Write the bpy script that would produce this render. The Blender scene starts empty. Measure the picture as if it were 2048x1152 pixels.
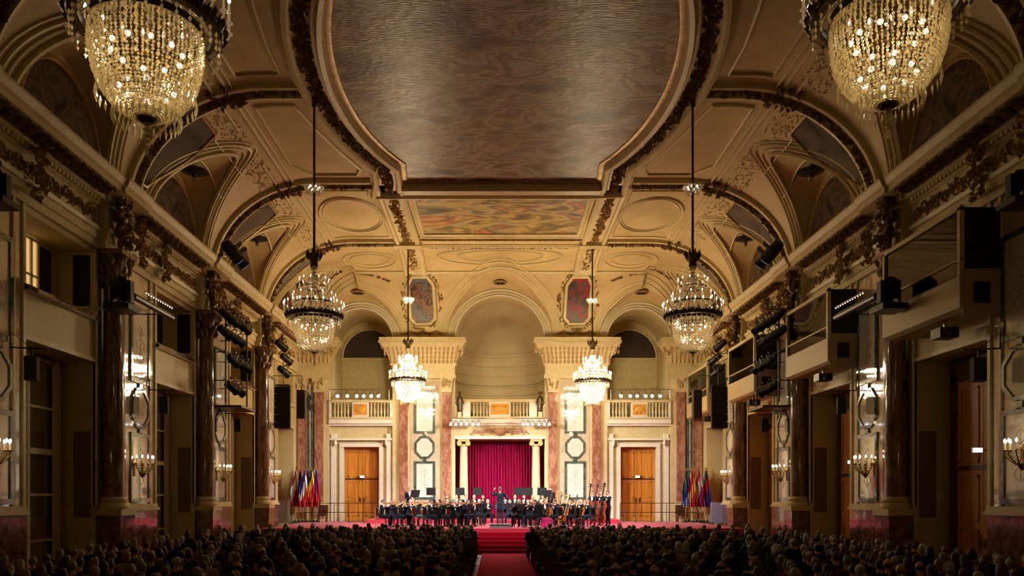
import bpy, bmesh, math, random
from mathutils import Vector, Matrix
random.seed(7)
K = 1.15                      # metres per layout unit
CX, CZ, F = -0.25, 2.3, 1600.0
FL, ST = 0.1, 1.0             # hall floor and stage floor heights
W, D, H = 10.4, 41.0, 13.6    # half width, back wall distance, ceiling height
PI = math.pi
sc = bpy.context.scene
COL = sc.collection
def PX(px, d): return (px - 990) * d / F + CX
def PZ(py, d): return CZ + (992 - py) * d / F

# ------------------------------------------------------------------ mesh builder
class MB:
    def __init__(s): s.v = []; s.f = []; s.m = []; s.cm = 0
    def add(s, vs, fs):
        o = len(s.v); s.v.extend([tuple(p) for p in vs])
        for f in fs: s.f.append(tuple(i + o for i in f)); s.m.append(s.cm)
        return s
    def box(s, x0, x1, y0, y1, z0, z1):
        v = [(x, y, z) for z in (z0, z1) for y in (y0, y1) for x in (x0, x1)]
        return s.add(v, [(0,2,3,1),(4,5,7,6),(0,1,5,4),(2,6,7,3),(0,4,6,2),(1,3,7,5)])
    def cbox(s, c, size, rot=None):
        v = []
        for z in (-.5,.5):
            for y in (-.5,.5):
                for x in (-.5,.5):
                    p = Vector((x*size[0], y*size[1], z*size[2]))
                    if rot is not None: p = rot @ p
                    v.append(p + Vector(c))
        return s.add(v, [(0,2,3,1),(4,5,7,6),(0,1,5,4),(2,6,7,3),(0,4,6,2),(1,3,7,5)])
    def lathe(s, prof, c=(0,0,0), n=16, cap=True, axis='z', rot=None):
        vs, fs = [], []
        for r, z in prof:
            for i in range(n):
                a = 2*PI*i/n
                p = Vector((r*math.cos(a), r*math.sin(a), z))
                if rot is not None: p = rot @ p
                vs.append(p + Vector(c))
        for j in range(len(prof)-1):
            for i in range(n):
                k = (i+1) % n
                fs.append((j*n+i, j*n+k, (j+1)*n+k, (j+1)*n+i))
        if cap:
            fs.append(tuple(range(n-1,-1,-1))); fs.append(tuple((len(prof)-1)*n+i for i in range(n)))
        return s.add(vs, fs)
    def ell(s, c, r, n=8, m=6, rot=None):
        if not hasattr(r, '__len__'): r = (r, r, r)
        vs, fs = [], []
        for j in range(m+1):
            t = PI*j/m
            for i in range(n):
                a = 2*PI*i/n
                p = Vector((r[0]*math.sin(t)*math.cos(a), r[1]*math.sin(t)*math.sin(a), r[2]*math.cos(t)))
                if rot is not None: p = rot @ p
                vs.append(p + Vector(c))
        for j in range(m):
            for i in range(n):
                k = (i+1) % n
                fs.append((j*n+i, (j+1)*n+i, (j+1)*n+k, j*n+k))
        return s.add(vs, fs)
    def octa(s, c, r, rz=None):
        rz = rz or r
        x, y, z = c
        v = [(x+r,y,z),(x,y+r,z),(x-r,y,z),(x,y-r,z),(x,y,z+rz),(x,y,z-rz)]
        return s.add(v, [(0,1,4),(1,2,4),(2,3,4),(3,0,4),(1,0,5),(2,1,5),(3,2,5),(0,3,5)])
    def tube(s, pts, r, n=6, closed=False, cap=True):
        pts = [Vector(p) for p in pts]
        N = len(pts)
        if not hasattr(r, '__len__'): r = [r]*N
        vs, fs = [], []
        up = None
        for i, p in enumerate(pts):
            a = pts[(i-1) % N] if (closed or i > 0) else p
            b = pts[(i+1) % N] if (closed or i < N-1) else p
            t = (b-a)
            t = t.normalized() if t.length > 1e-9 else Vector((0,0,1))
            if up is None: up = Vector((0,0,1)) if abs(t.z) < .9 else Vector((1,0,0))
            sd = t.cross(up)
            if sd.length < 1e-4: sd = t.orthogonal()
            sd.normalize(); u = sd.cross(t).normalized(); up = u
            for k in range(n):
                an = 2*PI*k/n
                vs.append(p + (sd*math.cos(an) + u*math.sin(an))*r[i])
        M = N if closed else N-1
        for i in range(M):
            j = (i+1) % N
            for k in range(n):
                l = (k+1) % n
                fs.append((i*n+k, i*n+l, j*n+l, j*n+k))
        if cap and not closed:
            fs.append(tuple(range(n-1,-1,-1))); fs.append(tuple((N-1)*n+k for k in range(n)))
        return s.add(vs, fs)
    def sweep(s, pts, nrm, prof, closed=False, cap=True):
        """profile points (side, out) carried along pts; nrm gives 'out' at every point"""
        pts = [Vector(p) for p in pts]; N = len(pts); n = len(prof)
        vs, fs = [], []
        for i, p in enumerate(pts):
            a = pts[(i-1) % N] if (closed or i > 0) else p
            b = pts[(i+1) % N] if (closed or i < N-1) else p
            t = (b-a).normalized(); o = Vector(nrm[i] if isinstance(nrm, list) else nrm)
            sd = t.cross(o).normalized(); o = sd.cross(t).normalized()
            # mitre widening
            if (closed or 0 < i < N-1):
                t1 = (p-a).normalized(); cs = max(.5, abs(t1.dot(t)))
            else: cs = 1
            for x, y in prof: vs.append(p + sd*(x/cs) + o*y)
        M = N if closed else N-1
        for i in range(M):
            j = (i+1) % N
            for k in range(n-1):
                fs.append((i*n+k, i*n+k+1, j*n+k+1, j*n+k))
        if cap and not closed:
            fs.append(tuple(range(n))); fs.append(tuple((N-1)*n+k for k in range(n-1,-1,-1)))
        return s.add(vs, fs)
    def prism(s, poly, fn0, fn1):
        n = len(poly)
        vs = [fn0(a, b) for a, b in poly] + [fn1(a, b) for a, b in poly]
        fs = [tuple(range(n)), tuple(range(2*n-1, n-1, -1))] + [(i, (i+1) % n, n+(i+1) % n, n+i) for i in range(n)]
        return s.add(vs, fs)
    def grid(s, rows, closed=False):
        nr, nc = len(rows), len(rows[0])
        vs = [p for r in rows for p in r]; fs = []
        for j in range(nr-1):
            for i in range(nc if closed else nc-1):
                k = (i+1) % nc
                fs.append((j*nc+i, j*nc+k, (j+1)*nc+k, (j+1)*nc+i))
        return s.add(vs, fs)
    def mesh(s, name, mats, k=K, smooth=None):
        me = bpy.data.meshes.new(name)
        me.from_pydata([(x*k, y*k, z*k) for x, y, z in s.v], [], s.f)
        if not isinstance(mats, (list, tuple)): mats = [mats]
        for m in mats: me.materials.append(m)
        if len(mats) > 1: me.polygons.foreach_set('material_index', s.m)
        if smooth:
            me.polygons.foreach_set('use_smooth', [True]*len(me.polygons))
            me.set_sharp_from_angle(angle=math.radians(smooth))
        me.update()
        return me
    def build(s, name, mats, parent=None, k=K, smooth=None, **kw):
        o = bpy.data.objects.new(name, s.mesh(name, mats, k, smooth))
        COL.objects.link(o)
        if parent: o.parent = parent
        tag(o, **kw)
        return o

def tag(o, label=None, cat=None, group=None, kind=None):
    if label: o['label'] = label
    if cat: o['category'] = cat
    if group: o['group'] = group
    if kind: o['kind'] = kind
    return o
def thing(name, label, cat, loc=(0,0,0), rz=0, group=None, k=K, kind=None):
    o = bpy.data.objects.new(name, None); COL.objects.link(o)
    o.empty_display_size = .1
    o.location = Vector(loc)*k; o.rotation_euler = (0,0,rz)
    return tag(o, label, cat, group, kind)
def dup(root, loc, rz=0, label=None, group=None, k=K, scale=None):
    r = root.copy(); COL.objects.link(r); r.location = Vector(loc)*k; r.rotation_euler = (0,0,rz)
    if scale: r.scale = scale
    if label: r['label'] = label
    if group: r['group'] = group
    for ch in list(root.children):
        c = ch.copy(); COL.objects.link(c); c.parent = r
        for g in list(ch.children):
            d = g.copy(); COL.objects.link(d); d.parent = c
    return r
def struct(name, mb, mats, smooth=None, parent=None, k=K):
    return mb.build(name, mats, parent, k, smooth, kind=None if parent else 'structure')

# ------------------------------------------------------------------ materials
def mat(name, col, rough=.5, metal=0, bump=0, bscale=20, col2=None, nscale=3, ramp=None, coat=0, dist=0, wave=None,
        stretch=(1,1,1), detail=6, spec=.5, sheen=0, bdist=.02, emit=None, estr=0, alpha=1, trans=0, bstretch=None):
    m = bpy.data.materials.new(name); m.use_nodes = True
    nt = m.node_tree; b = nt.nodes['Principled BSDF']; L = nt.links
    b.inputs['Base Color'].default_value = (*col, 1)
    b.inputs['Roughness'].default_value = rough; b.inputs['Metallic'].default_value = metal
    b.inputs['Specular IOR Level'].default_value = spec
    b.inputs['Coat Weight'].default_value = coat; b.inputs['Coat Roughness'].default_value = .03
    b.inputs['Sheen Weight'].default_value = sheen
    b.inputs['Alpha'].default_value = alpha; b.inputs['Transmission Weight'].default_value = trans
    tc = nt.nodes.new('ShaderNodeTexCoord'); mp = nt.nodes.new('ShaderNodeMapping')
    mp.inputs['Scale'].default_value = stretch
    L.new(tc.outputs['Object'], mp.inputs['Vector'])
    if col2 or ramp:
        n = nt.nodes.new('ShaderNodeTexNoise'); n.inputs['Scale'].default_value = nscale
        n.inputs['Detail'].default_value = detail; n.inputs['Distortion'].default_value = dist
        L.new(mp.outputs[0], n.inputs['Vector'])
        r = nt.nodes.new('ShaderNodeValToRGB')
        pts = ramp or [(.35, col), (.65, col2)]
        while len(r.color_ramp.elements) < len(pts): r.color_ramp.elements.new(.5)
        for e, (p, c) in zip(r.color_ramp.elements, pts): e.position = p; e.color = (*c, 1)
        L.new(n.outputs[0], r.inputs[0]); L.new(r.outputs[0], b.inputs['Base Color'])
    if bump:
        n = nt.nodes.new('ShaderNodeTexNoise' if wave is None else 'ShaderNodeTexWave')
        n.inputs['Scale'].default_value = bscale
        if wave: n.bands_direction = wave; n.inputs['Distortion'].default_value = .3
        if bstretch:
            mp = nt.nodes.new('ShaderNodeMapping'); mp.inputs['Scale'].default_value = bstretch; L.new(tc.outputs['Object'], mp.inputs['Vector'])
        L.new(mp.outputs[0], n.inputs['Vector'])
        bp = nt.nodes.new('ShaderNodeBump'); bp.inputs['Strength'].default_value = bump; bp.inputs['Distance'].default_value = bdist
        L.new(n.outputs['Fac'], bp.inputs['Height']); L.new(bp.outputs[0], b.inputs['Normal'])
    if emit:
        b.inputs['Emission Color'].default_value = (*emit, 1); b.inputs['Emission Strength'].default_value = estr
        m.cycles.emission_sampling = 'NONE'
    return m

PLAST = mat('cream_wall_plaster', (.52,.405,.17), .55, col2=(.58,.46,.21), nscale=.8, bump=.15, bscale=9)
CEIL = mat('ochre_ceiling_plaster', (.52,.39,.17), .6, col2=(.60,.46,.22), nscale=1.3, bump=.35, bscale=14, bdist=.03)
STUC = mat('cream_stucco', (.66,.55,.30), .5, col2=(.58,.47,.23), nscale=4, bump=.2, bscale=18)
WHITE = mat('ivory_stucco', (.82,.76,.63), .45, col2=(.76,.69,.55), nscale=3)
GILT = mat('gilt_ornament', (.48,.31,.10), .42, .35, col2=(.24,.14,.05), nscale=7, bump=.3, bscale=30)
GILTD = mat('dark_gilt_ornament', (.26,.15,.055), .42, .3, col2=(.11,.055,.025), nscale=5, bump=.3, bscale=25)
REDM = mat('red_marble', (.30,.10,.06), .12, coat=.6, ramp=[(.3,(.22,.075,.05)),(.5,(.34,.14,.085)),(.6,(.46,.25,.16)),(.72,(.27,.10,.065))], nscale=4.5, dist=.8, stretch=(1,1,.5))
DARKM = mat('brown_marble', (.13,.06,.03), .1, coat=.7, ramp=[(.3,(.05,.022,.014)),(.5,(.17,.08,.04)),(.6,(.26,.15,.08)),(.7,(.08,.035,.02))], nscale=3, dist=1.8, stretch=(1,1,.4))
DADOM = mat('plum_marble', (.16,.05,.04), .12, coat=.6, ramp=[(.3,(.06,.02,.016)),(.5,(.14,.05,.04)),(.6,(.22,.11,.085)),(.72,(.09,.03,.025))], nscale=4, dist=.8)
CREAMM = mat('polished_cream_marble', (.62,.52,.36), .05, coat=1, ramp=[(.3,(.50,.40,.26)),(.55,(.66,.56,.40)),(.75,(.56,.46,.32))], nscale=1.6, dist=1, spec=.9)
WHITEM = mat('white_marble_inlay', (.8,.78,.7), .04, coat=1, spec=.9, ramp=[(.3,(.70,.66,.56)),(.5,(.78,.75,.66)),(.7,(.72,.68,.58))], nscale=4, dist=1)
GREENM = mat('green_marble', (.05,.08,.06), .1, coat=.8, ramp=[(.35,(.03,.055,.045)),(.6,(.11,.15,.11))], nscale=5, dist=1)
WOOD = mat('honey_wood', (.66,.27,.04), .4, col2=(.48,.17,.02), nscale=2.2, stretch=(5,5,.35), dist=.5, coat=.35)
WOODD = mat('dark_wood', (.12,.045,.02), .35, col2=(.06,.02,.01), nscale=3, stretch=(4,4,.4))
VELV = mat('crimson_velvet', (.28,.0,.045), .85, sheen=.05, spec=.15)
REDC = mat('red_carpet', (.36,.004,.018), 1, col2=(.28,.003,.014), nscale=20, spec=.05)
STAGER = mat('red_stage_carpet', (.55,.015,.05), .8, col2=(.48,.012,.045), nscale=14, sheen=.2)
PARQ = mat('dark_parquet', (.09,.045,.02), .25, col2=(.14,.07,.03), nscale=2, stretch=(1,8,1))
BLACK = mat('black_metal', (.012,.012,.014), .4, .3)
BLACKM = mat('matt_black', (.010,.010,.011), .8)
SPKG = mat('grey_loudspeaker_cloth', (.05,.04,.035), .8, bump=.4, bscale=200)
STEEL = mat('steel', (.35,.34,.32), .35, .9)
BRASS = mat('brass', (.55,.36,.12), .28, 1, col2=(.4,.25,.08), nscale=6)
BRONZE = mat('dark_bronze', (.06,.04,.022), .35, .8, col2=(.13,.085,.04), nscale=14)
GLASS = mat('dark_window_glass', (.03,.028,.022), .03, spec=1, coat=1)
MIRR = mat('old_window_glass', (.30,.24,.16), .04, spec=1, coat=1, metal=.55)
LITW = mat('lit_window', (.7,.5,.25), .4, emit=(1,.62,.25), estr=1.2)
DARKV = mat('dark_interior', (.012,.009,.007), .9)
CURT = mat('ivory_curtain', (.6,.47,.3), .8)
SILVER = mat('painted_lamp_housing', (.72,.70,.68), .35, .2)
IVORY = mat('candle_ivory', (.75,.62,.38), .5, emit=(1,.7,.35), estr=.25)
PAPER = mat('sheet_paper', (.8,.78,.72), .7)
VARN = mat('orange_varnish', (.55,.18,.025), .18, coat=.8, col2=(.38,.10,.015), nscale=5)
VARND = mat('red_brown_varnish', (.28,.045,.015), .18, coat=.8, col2=(.18,.03,.01), nscale=5)
GOLDW = mat('gilded_chair_wood', (.5,.28,.08), .35, .3)
REDSEAT = mat('red_upholstery', (.42,.01,.05), .8)
PINKSEAT = mat('magenta_cover', (.50,.01,.14), .8)
BLUEP = mat('grey_blue_screen', (.30,.34,.48), .6, col2=(.38,.30,.45), nscale=2)
CONEM = mat('sconce_backplate', (.5,.36,.15), .3, .9)
GREYB = mat('taupe_wall_plate', (.16,.09,.065), .5)

def bulb_mat(name, col, s):
    m = bpy.data.materials.new(name); m.use_nodes = True
    nt = m.node_tree; nt.nodes.clear()
    e = nt.nodes.new('ShaderNodeEmission'); e.inputs[0].default_value = (*col, 1); e.inputs[1].default_value = s
    o = nt.nodes.new('ShaderNodeOutputMaterial'); nt.links.new(e.outputs[0], o.inputs[0])
    m.cycles.emission_sampling = 'NONE'
    return m
BULB = bulb_mat('warm_bulb', (1,.85,.66), 14)
BULBW = bulb_mat('white_bulb', (1,.88,.72), 120)
LENS = bulb_mat('lit_white_lens', (.93,.93,1), 8)
LENSD = bulb_mat('dim_blue_lens', (.5,.7,1), 1.2)
SIGN = bulb_mat('emergency_light_face', (.88,.94,1), 18)

def crystal_mat(name, tint, tr):
    m = bpy.data.materials.new(name); m.use_nodes = True
    nt = m.node_tree; nt.nodes.clear(); L = nt.links
    g = nt.nodes.new('ShaderNodeBsdfGlossy'); g.inputs['Roughness'].default_value = .12; g.inputs[0].default_value = (.95,.9,.8,1)
    t = nt.nodes.new('ShaderNodeBsdfTranslucent'); t.inputs[0].default_value = (*tint, 1)
    p = nt.nodes.new('ShaderNodeBsdfTransparent'); p.inputs[0].default_value = (.95,.93,.88,1)
    a = nt.nodes.new('ShaderNodeMixShader'); a.inputs[0].default_value = tr
    b = nt.nodes.new('ShaderNodeMixShader'); b.inputs[0].default_value = .25
    o = nt.nodes.new('ShaderNodeOutputMaterial')
    L.new(g.outputs[0], a.inputs[1]); L.new(t.outputs[0], a.inputs[2])
    L.new(a.outputs[0], b.inputs[1]); L.new(p.outputs[0], b.inputs[2]); L.new(b.outputs[0], o.inputs[0])
    return m
CRYS = crystal_mat('crystal_drops', (.95,.85,.6), .6)

def glass_mat():
    m = bpy.data.materials.new('clear_booth_glass'); m.use_nodes = True
    nt = m.node_tree; nt.nodes.clear(); L = nt.links
    g = nt.nodes.new('ShaderNodeBsdfGlossy'); g.inputs['Roughness'].default_value = .02
    p = nt.nodes.new('ShaderNodeBsdfTransparent'); p.inputs[0].default_value = (.8,.86,.8,1)
    f = nt.nodes.new('ShaderNodeFresnel'); f.inputs[0].default_value = 1.5
    b = nt.nodes.new('ShaderNodeMixShader'); o = nt.nodes.new('ShaderNodeOutputMaterial')
    L.new(f.outputs[0], b.inputs[0]); L.new(p.outputs[0], b.inputs[1]); L.new(g.outputs[0], b.inputs[2]); L.new(b.outputs[0], o.inputs[0])
    return m
CLEAR = glass_mat()

CANVAS = mat('painted_cloud_canvas', (.3,.24,.16), .33, spec=.36, ramp=[(.36,(.045,.03,.02)),(.43,(.18,.13,.08)),(.47,(.40,.34,.25)),(.50,(.15,.135,.11)),(.54,(.42,.34,.22)),(.58,(.15,.085,.05)),(.64,(.34,.30,.24))],
             nscale=.55, dist=.35, detail=15, stretch=(.6,1.2,1), bump=.7, bscale=11, bdist=.03, bstretch=(.45,1.8,1))
CANV2 = mat('painted_gathering_canvas', (.4,.3,.1), .5, ramp=[(.34,(.07,.05,.025)),(.42,(.22,.15,.05)),(.47,(.48,.34,.10)),(.51,(.32,.27,.15)),(.55,(.14,.10,.05)),(.585,(.42,.10,.04)),(.62,(.50,.36,.12)),(.68,(.10,.09,.07))],
            nscale=.8, dist=.7, detail=10, stretch=(.55,1.1,1))
CANV3 = mat('dark_lunette_painting', (.1,.06,.03), .8, spec=.2, ramp=[(.3,(.02,.012,.008)),(.46,(.07,.04,.022)),(.52,(.15,.08,.04)),(.58,(.05,.035,.022)),(.7,(.16,.09,.045))], nscale=1.1, dist=1.2, detail=8)
CANV4 = mat('grey_blue_spandrel_painting', (.2,.2,.2), .9, spec=.1, ramp=[(.3,(.07,.06,.055)),(.5,(.15,.13,.11)),(.7,(.20,.15,.10))], nscale=.9, dist=1, detail=8)
CANV5 = mat('octagon_portrait_painting', (.1,.05,.04), .5, ramp=[(.36,(.02,.02,.03)),(.44,(.12,.04,.02)),(.49,(.24,.13,.04)),(.53,(.03,.03,.035)),(.6,(.11,.11,.10))], nscale=1.5, dist=.8)
CANV6 = mat('octagon_red_robed_painting', (.1,.05,.04), .5, ramp=[(.32,(.015,.02,.018)),(.46,(.05,.04,.03)),(.51,(.24,.012,.014)),(.58,(.18,.02,.02)),(.64,(.07,.065,.06))], nscale=1.3, dist=.6)
# ------------------------------------------------------------------ the hall's surfaces
BAY = 6.65
CS = [14.05 + BAY*k for k in range(-2, 4)]           # column lines along the side walls
LUN = [25.4 + BAY*k for k in range(-3, 3)]           # lunettes between them
SPR = 10.3
def cove_s(e): return H if e >= 3.9 else SPR + 3.3*math.sqrt(max(0, 1-((3.9-e)/3.9)**2))
def cove_b(e): return H if e >= 4.5 else SPR + 3.3*math.sqrt(max(0, 1-((4.5-e)/4.5)**2))
def lun_s(e, dy, r=2.05): return SPR + (2.35+.25*e)*math.sqrt(max(0, 1-(dy/r)**2)) if abs(dy) < r and e < 3.3 else 0
BARCH = [(-7.13, 2.05, 2.12), (0, 2.75, 2.62), (7.13, 2.05, 2.12)]
def lun_b(e, x):
    for c, r, h in BARCH:
        if abs(x-c) < r and e < 3.6: return SPR + (h+.22*e)*math.sqrt(max(0, 1-((x-c)/r)**2))
    return 0
def cz(x, y):
    es, eb = W-abs(x), D-y
    z = min(cove_s(es), cove_b(eb))
    for c in LUN: z = max(z, lun_s(es, y-c))
    return min(H, max(z, lun_b(eb, x)))
def S(x, y, off=0):
    x = max(-W+.001, min(W-.001, x)); y = min(D-.001, y)
    z = cz(x, y)
    if off:
        h = .04; gx = (cz(x+h, y)-cz(x-h, y))/(2*h); gy = (cz(x, y+h)-cz(x, y-h))/(2*h)
        n = Vector((gx, gy, -1)).normalized()
        return Vector((x, y, z)) + n*off
    return Vector((x, y, z))
def SN(x, y):
    h = .05; gx = (cz(x+h, y)-cz(x-h, y))/(2*h); gy = (cz(x, y+h)-cz(x, y-h))/(2*h)
    return Vector((gx, gy, -1)).normalized()

xs = []
for i in range(34): xs.append(-W + 3.9*(1-math.cos(PI/2*i/33)))
xs += [-6.5 + 13*i/90 for i in range(1, 90)] + [-x for x in reversed(xs)]
ys = [-1 + i*1.1 for i in range(10)] + [10 + .09*i for i in range(int(26.5/.09)+1)]
ys += [D - 4.5*(1-math.cos(PI/2*i/44)) for i in range(44, -1, -1)]
mb = MB(); mb.grid([[(x, y, cz(x, y)) for x in xs] for y in ys])
struct('ceiling', mb, CEIL, smooth=35)

def arch_pts(c, r, h, n=24, z0=SPR, a0=0):
    return [(c + r*math.cos(PI - (PI*i/n)), z0 + h*math.sin(PI*i/n)) for i in range(n+1)]

def leaf(mb, p, n, t, L, w, h):
    """small raised leaf lying on a surface with normal n, pointing along t"""
    n = Vector(n).normalized(); t = Vector(t).normalized(); s = n.cross(t)
    p = Vector(p)
    v = [p - t*L*.5, p - t*L*.1 + s*w*.5, p + t*L*.5 + n*h*.5, p - t*L*.1 - s*w*.5, p + n*h]
    mb.add(v, [(0,1,4),(1,2,4),(2,3,4),(3,0,4),(3,2,1,0)])
def scroll(mb, p, n, t, R, r=.03, flip=1, turns=1.3, seg=11):
    n = Vector(n).normalized(); t = Vector(t).normalized(); s = n.cross(t)*flip; p = Vector(p)
    pts = []; rr = []
    for i in range(seg):
        a = turns*2*PI*i/(seg-1); q = R*(1-.82*i/(seg-1))
        pts.append(p + t*(-q*math.cos(a)) + s*(q*math.sin(a)) + n*r*.6); rr.append(r*(1-.5*i/(seg-1)))
    mb.tube(pts, rr, 4)
    return pts
def garland(mb, pts, nrm, w, dens=1.0, size=.2, h=.08):
    """leaves and scrolls strewn along a line on a surface"""
    pts = [Vector(p) for p in pts]
    for i in range(len(pts)-1):
        seg = pts[i+1]-pts[i]; L = seg.length
        if L < 1e-6: continue
        t = seg/L; n = Vector(nrm[i] if isinstance(nrm, list) else nrm).normalized(); s = n.cross(t)
        k = max(1, int(L*dens*9))
        for j in range(k):
            q = pts[i] + seg*((j+random.random())/k) + s*random.uniform(-w, w)
            a = random.uniform(0, 2*PI)
            leaf(mb, q, n, t*math.cos(a)+s*math.sin(a), size*random.uniform(.7,1.5), size*.55, h*random.uniform(.6,1.4))
def runscroll(mb, a, b, n, R, step):
    a, b = Vector(a), Vector(b); L = (b-a).length; t = (b-a)/L; n = Vector(n); s = n.cross(t)
    k = int(L/step)
    for i in range(k):
        p = a + t*(i+.5)*L/k; f = 1 if i % 2 else -1
        scroll(mb, p, n, t, R, .032, f)
        for q in range(3):
            leaf(mb, p + t*random.uniform(-step/2, step/2) + s*random.uniform(-R, R), n, t+s*random.uniform(-2,2), R*.7, R*.4, .06)
def densify(pts, step=.3, closed=False):
    out = []; N = len(pts)
    for i in range(N if closed else N-1):
        a, b = Vector(pts[i]), Vector(pts[(i+1) % N]); k = max(1, int((b-a).length/step))
        for j in range(k): out.append(tuple(a + (b-a)*j/k))
    if not closed: out.append(tuple(pts[-1]))
    return out

# ---------------------------------------------------------------- ceiling picture frame and straps
EC, EA, EB = 21.8, 4.6, 8.0
half = []
for i in range(41):
    y = 14.6 + .36*i
    if y > 29: break
a1 = math.asin((27.1-EC)/EB)
ell = [(EA*math.cos(a), EC + EB*math.sin(a)) for a in [(-a1 + 2*a1*i/44) for i in range(45)]]
right = [(3.55, 14.8)] + ell + [(3.55, 28.8)]
outline = right + [(-x, y) for x, y in reversed(right)]          # counter-clockwise seen from above
mb = MB()
path = densify(outline, .35, True)
path = [(x, y) for x, y in path]
prof = [(0,.0),(0,.10),(-.06,.30),(-.18,.34),(-.24,.20),(-.32,.20),(-.34,.08),(-.80,.08),(-.82,.20),(-.88,.28),(-1.0,.26),(-1.06,.1),(-1.14,.07),(-1.16,0)]
mb.sweep([(x, y, H) for x, y in path], Vector((0,0,-1)), prof, closed=True)
struct('trim_1', mb, STUC, smooth=40)
mb = MB()
cen = []
for i, (x, y) in enumerate(path):
    a = Vector(path[i-1]); b = Vector(path[(i+1) % len(path)]); t = (b-a).normalized()
    cen.append((x + t.y*.57, y - t.x*.57, H-.08))
garland(mb, cen+[cen[0]], Vector((0,0,-1)), .21, 4.2, .14, .10)
for i in range(0, len(cen)): scroll(mb, cen[i], (0,0,-1), (0,1,0), .17, .035, 1 if i % 2 else -1)
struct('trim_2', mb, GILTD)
cp = thing('ceiling_painting', 'huge dim oval ceiling canvas with squared ends in the deep moulded frame', 'painting', (0, EC, H-.04))
m = MB(); m.prism([(x*.999, y-EC) for x, y in outline], lambda a, b: (a, b, 0), lambda a, b: (a, b, .03)); m.build('canvas', CANVAS, cp)
m = MB(); m.sweep([(x, y-EC, 0) for x, y in path], Vector((0,0,-1)), [(.18,0),(.16,.04),(.08,.06),(.0,.05),(0,0)], closed=True); m.build('inner_moulding', GILT, cp, smooth=40)

# deep far edge of the frame
mb = MB()
for s in (-1, 1):
    pts = [S(s*4.12, y) for y in [28.9+.3*i for i in range(38)] if y < 38.95]
    nn = [SN(s*4.12, min(p.y, D-.1)) for p in pts]
    mb.sweep(pts, nn, [(-.56,0),(-.54,.14),(-.46,.22),(-.36,.2),(-.33,.08),(.33,.08),(.36,.2),(.46,.22),(.54,.14),(.56,0)])
    mb.cbox((s*4.12, 35.6, H-.12), (1.25,.5,.26))
for y, hw in ((29.6, 3.55), (35.0, 3.55)):
    for q in (-.22, .22): mb.sweep([(-hw, y+q, H), (hw, y+q, H)], Vector((0,0,-1)), [(-.06,0),(-.05,.1),(.05,.1),(.06,0)])
mb.sweep([(-3.55, 29.0, H), (3.55, 29.0, H)], Vector((0,0,-1)), [(-.28,0),(-.28,.36),(0,.4),(.1,.3),(.28,.2),(.28,0)])
struct('trim_3', mb, STUC, smooth=35)
mb = MB()
for s in (-1, 1):
    pts = [S(s*4.12, 29.2+.3*i, .08) for i in range(32)]
    garland(mb, pts, [SN(s*4.12, p.y) for p in pts], .19, 3.4, .13, .08)
    for i in range(0, 23): scroll(mb, pts[i], (0,0,-1), (0,1,0), .15, .03, 1 if i % 2 else -1)
for y in (29.6, 35.0): garland(mb, [(-3.5,y,H-.02),(3.5,y,H-.02)], Vector((0,0,-1)), .13, 2.5, .16, .1)
struct('trim_4', mb, GILT)
p2 = thing('ceiling_painting', 'small oblong ceiling canvas of golden clouds and figures near the stage', 'painting', (0, 32.15, H-.04))
m = MB(); m.box(-3.3, 3.3, -2.2, 2.2, 0, .03); m.build('canvas', CANV2, p2)
m = MB(); m.sweep([(-3.3,-2.2,0),(3.3,-2.2,0),(3.3,2.2,0),(-3.3,2.2,0)], Vector((0,0,-1)), [(.05,-.02),(.03,.06),(-.06,.10),(-.14,.06),(-.18,.12),(-.26,.1),(-.3,-.02)], closed=True); m.build('picture_frame', STUC, p2)

# cross ribs, running mouldings, shaped panels
mb, mo = MB(), MB()
for k, y in enumerate((15.55, 22.2, 28.85, 35.5)):
    for s in (-1, 1):
        x0 = (5.6 if k == 1 else 4.7)
        X = [x0 + (10.36-x0)*i/40 for i in range(41)]
        X = [x for x in X if x < 9.2] + [W - 3.9*(1-math.cos(math.radians(a))) for a in range(46, 3, -3)]
        pts = [S(s*x, y) for x in X]; nn = [SN(s*x, y) for x in X]
        mb.sweep(pts, nn, [(-.34,0),(-.32,.14),(-.22,.16),(-.2,.05),(.2,.05),(.22,.16),(.32,.14),(.34,0)])
        po = [p + n*.05 for p, n in zip(pts, nn)]
        garland(mo, po, nn, .2, 2.6, .22, .15)
        # cartouche where rib meets the running moulding
        for q in range(26):
            a = random.uniform(0, 2*PI); rr = random.uniform(.1, .55)
            xx, yy = s*7.75+rr*math.cos(a), y+rr*math.sin(a)
            leaf(mo, S(xx, yy, .05), SN(xx, yy), (math.cos(a), math.sin(a), 0), .34, .18, .2)
for s in (-1, 1):
    for x, r in ((7.45,.04),(7.62,.06),(8.0,.05)):
        Y = [14+.35*i for i in range(70)]; Y = [y for y in Y if y < 36.6]
        run = []
        for y in Y:
            if min(abs(y-c) for c in LUN) < 1.2 and x > 7.9:
                if len(run) > 2: mb.tube(run, r, 5)
                run = []
            else: run.append(S(s*x, y, .02))
        if len(run) > 2: mb.tube(run, r, 5)
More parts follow.
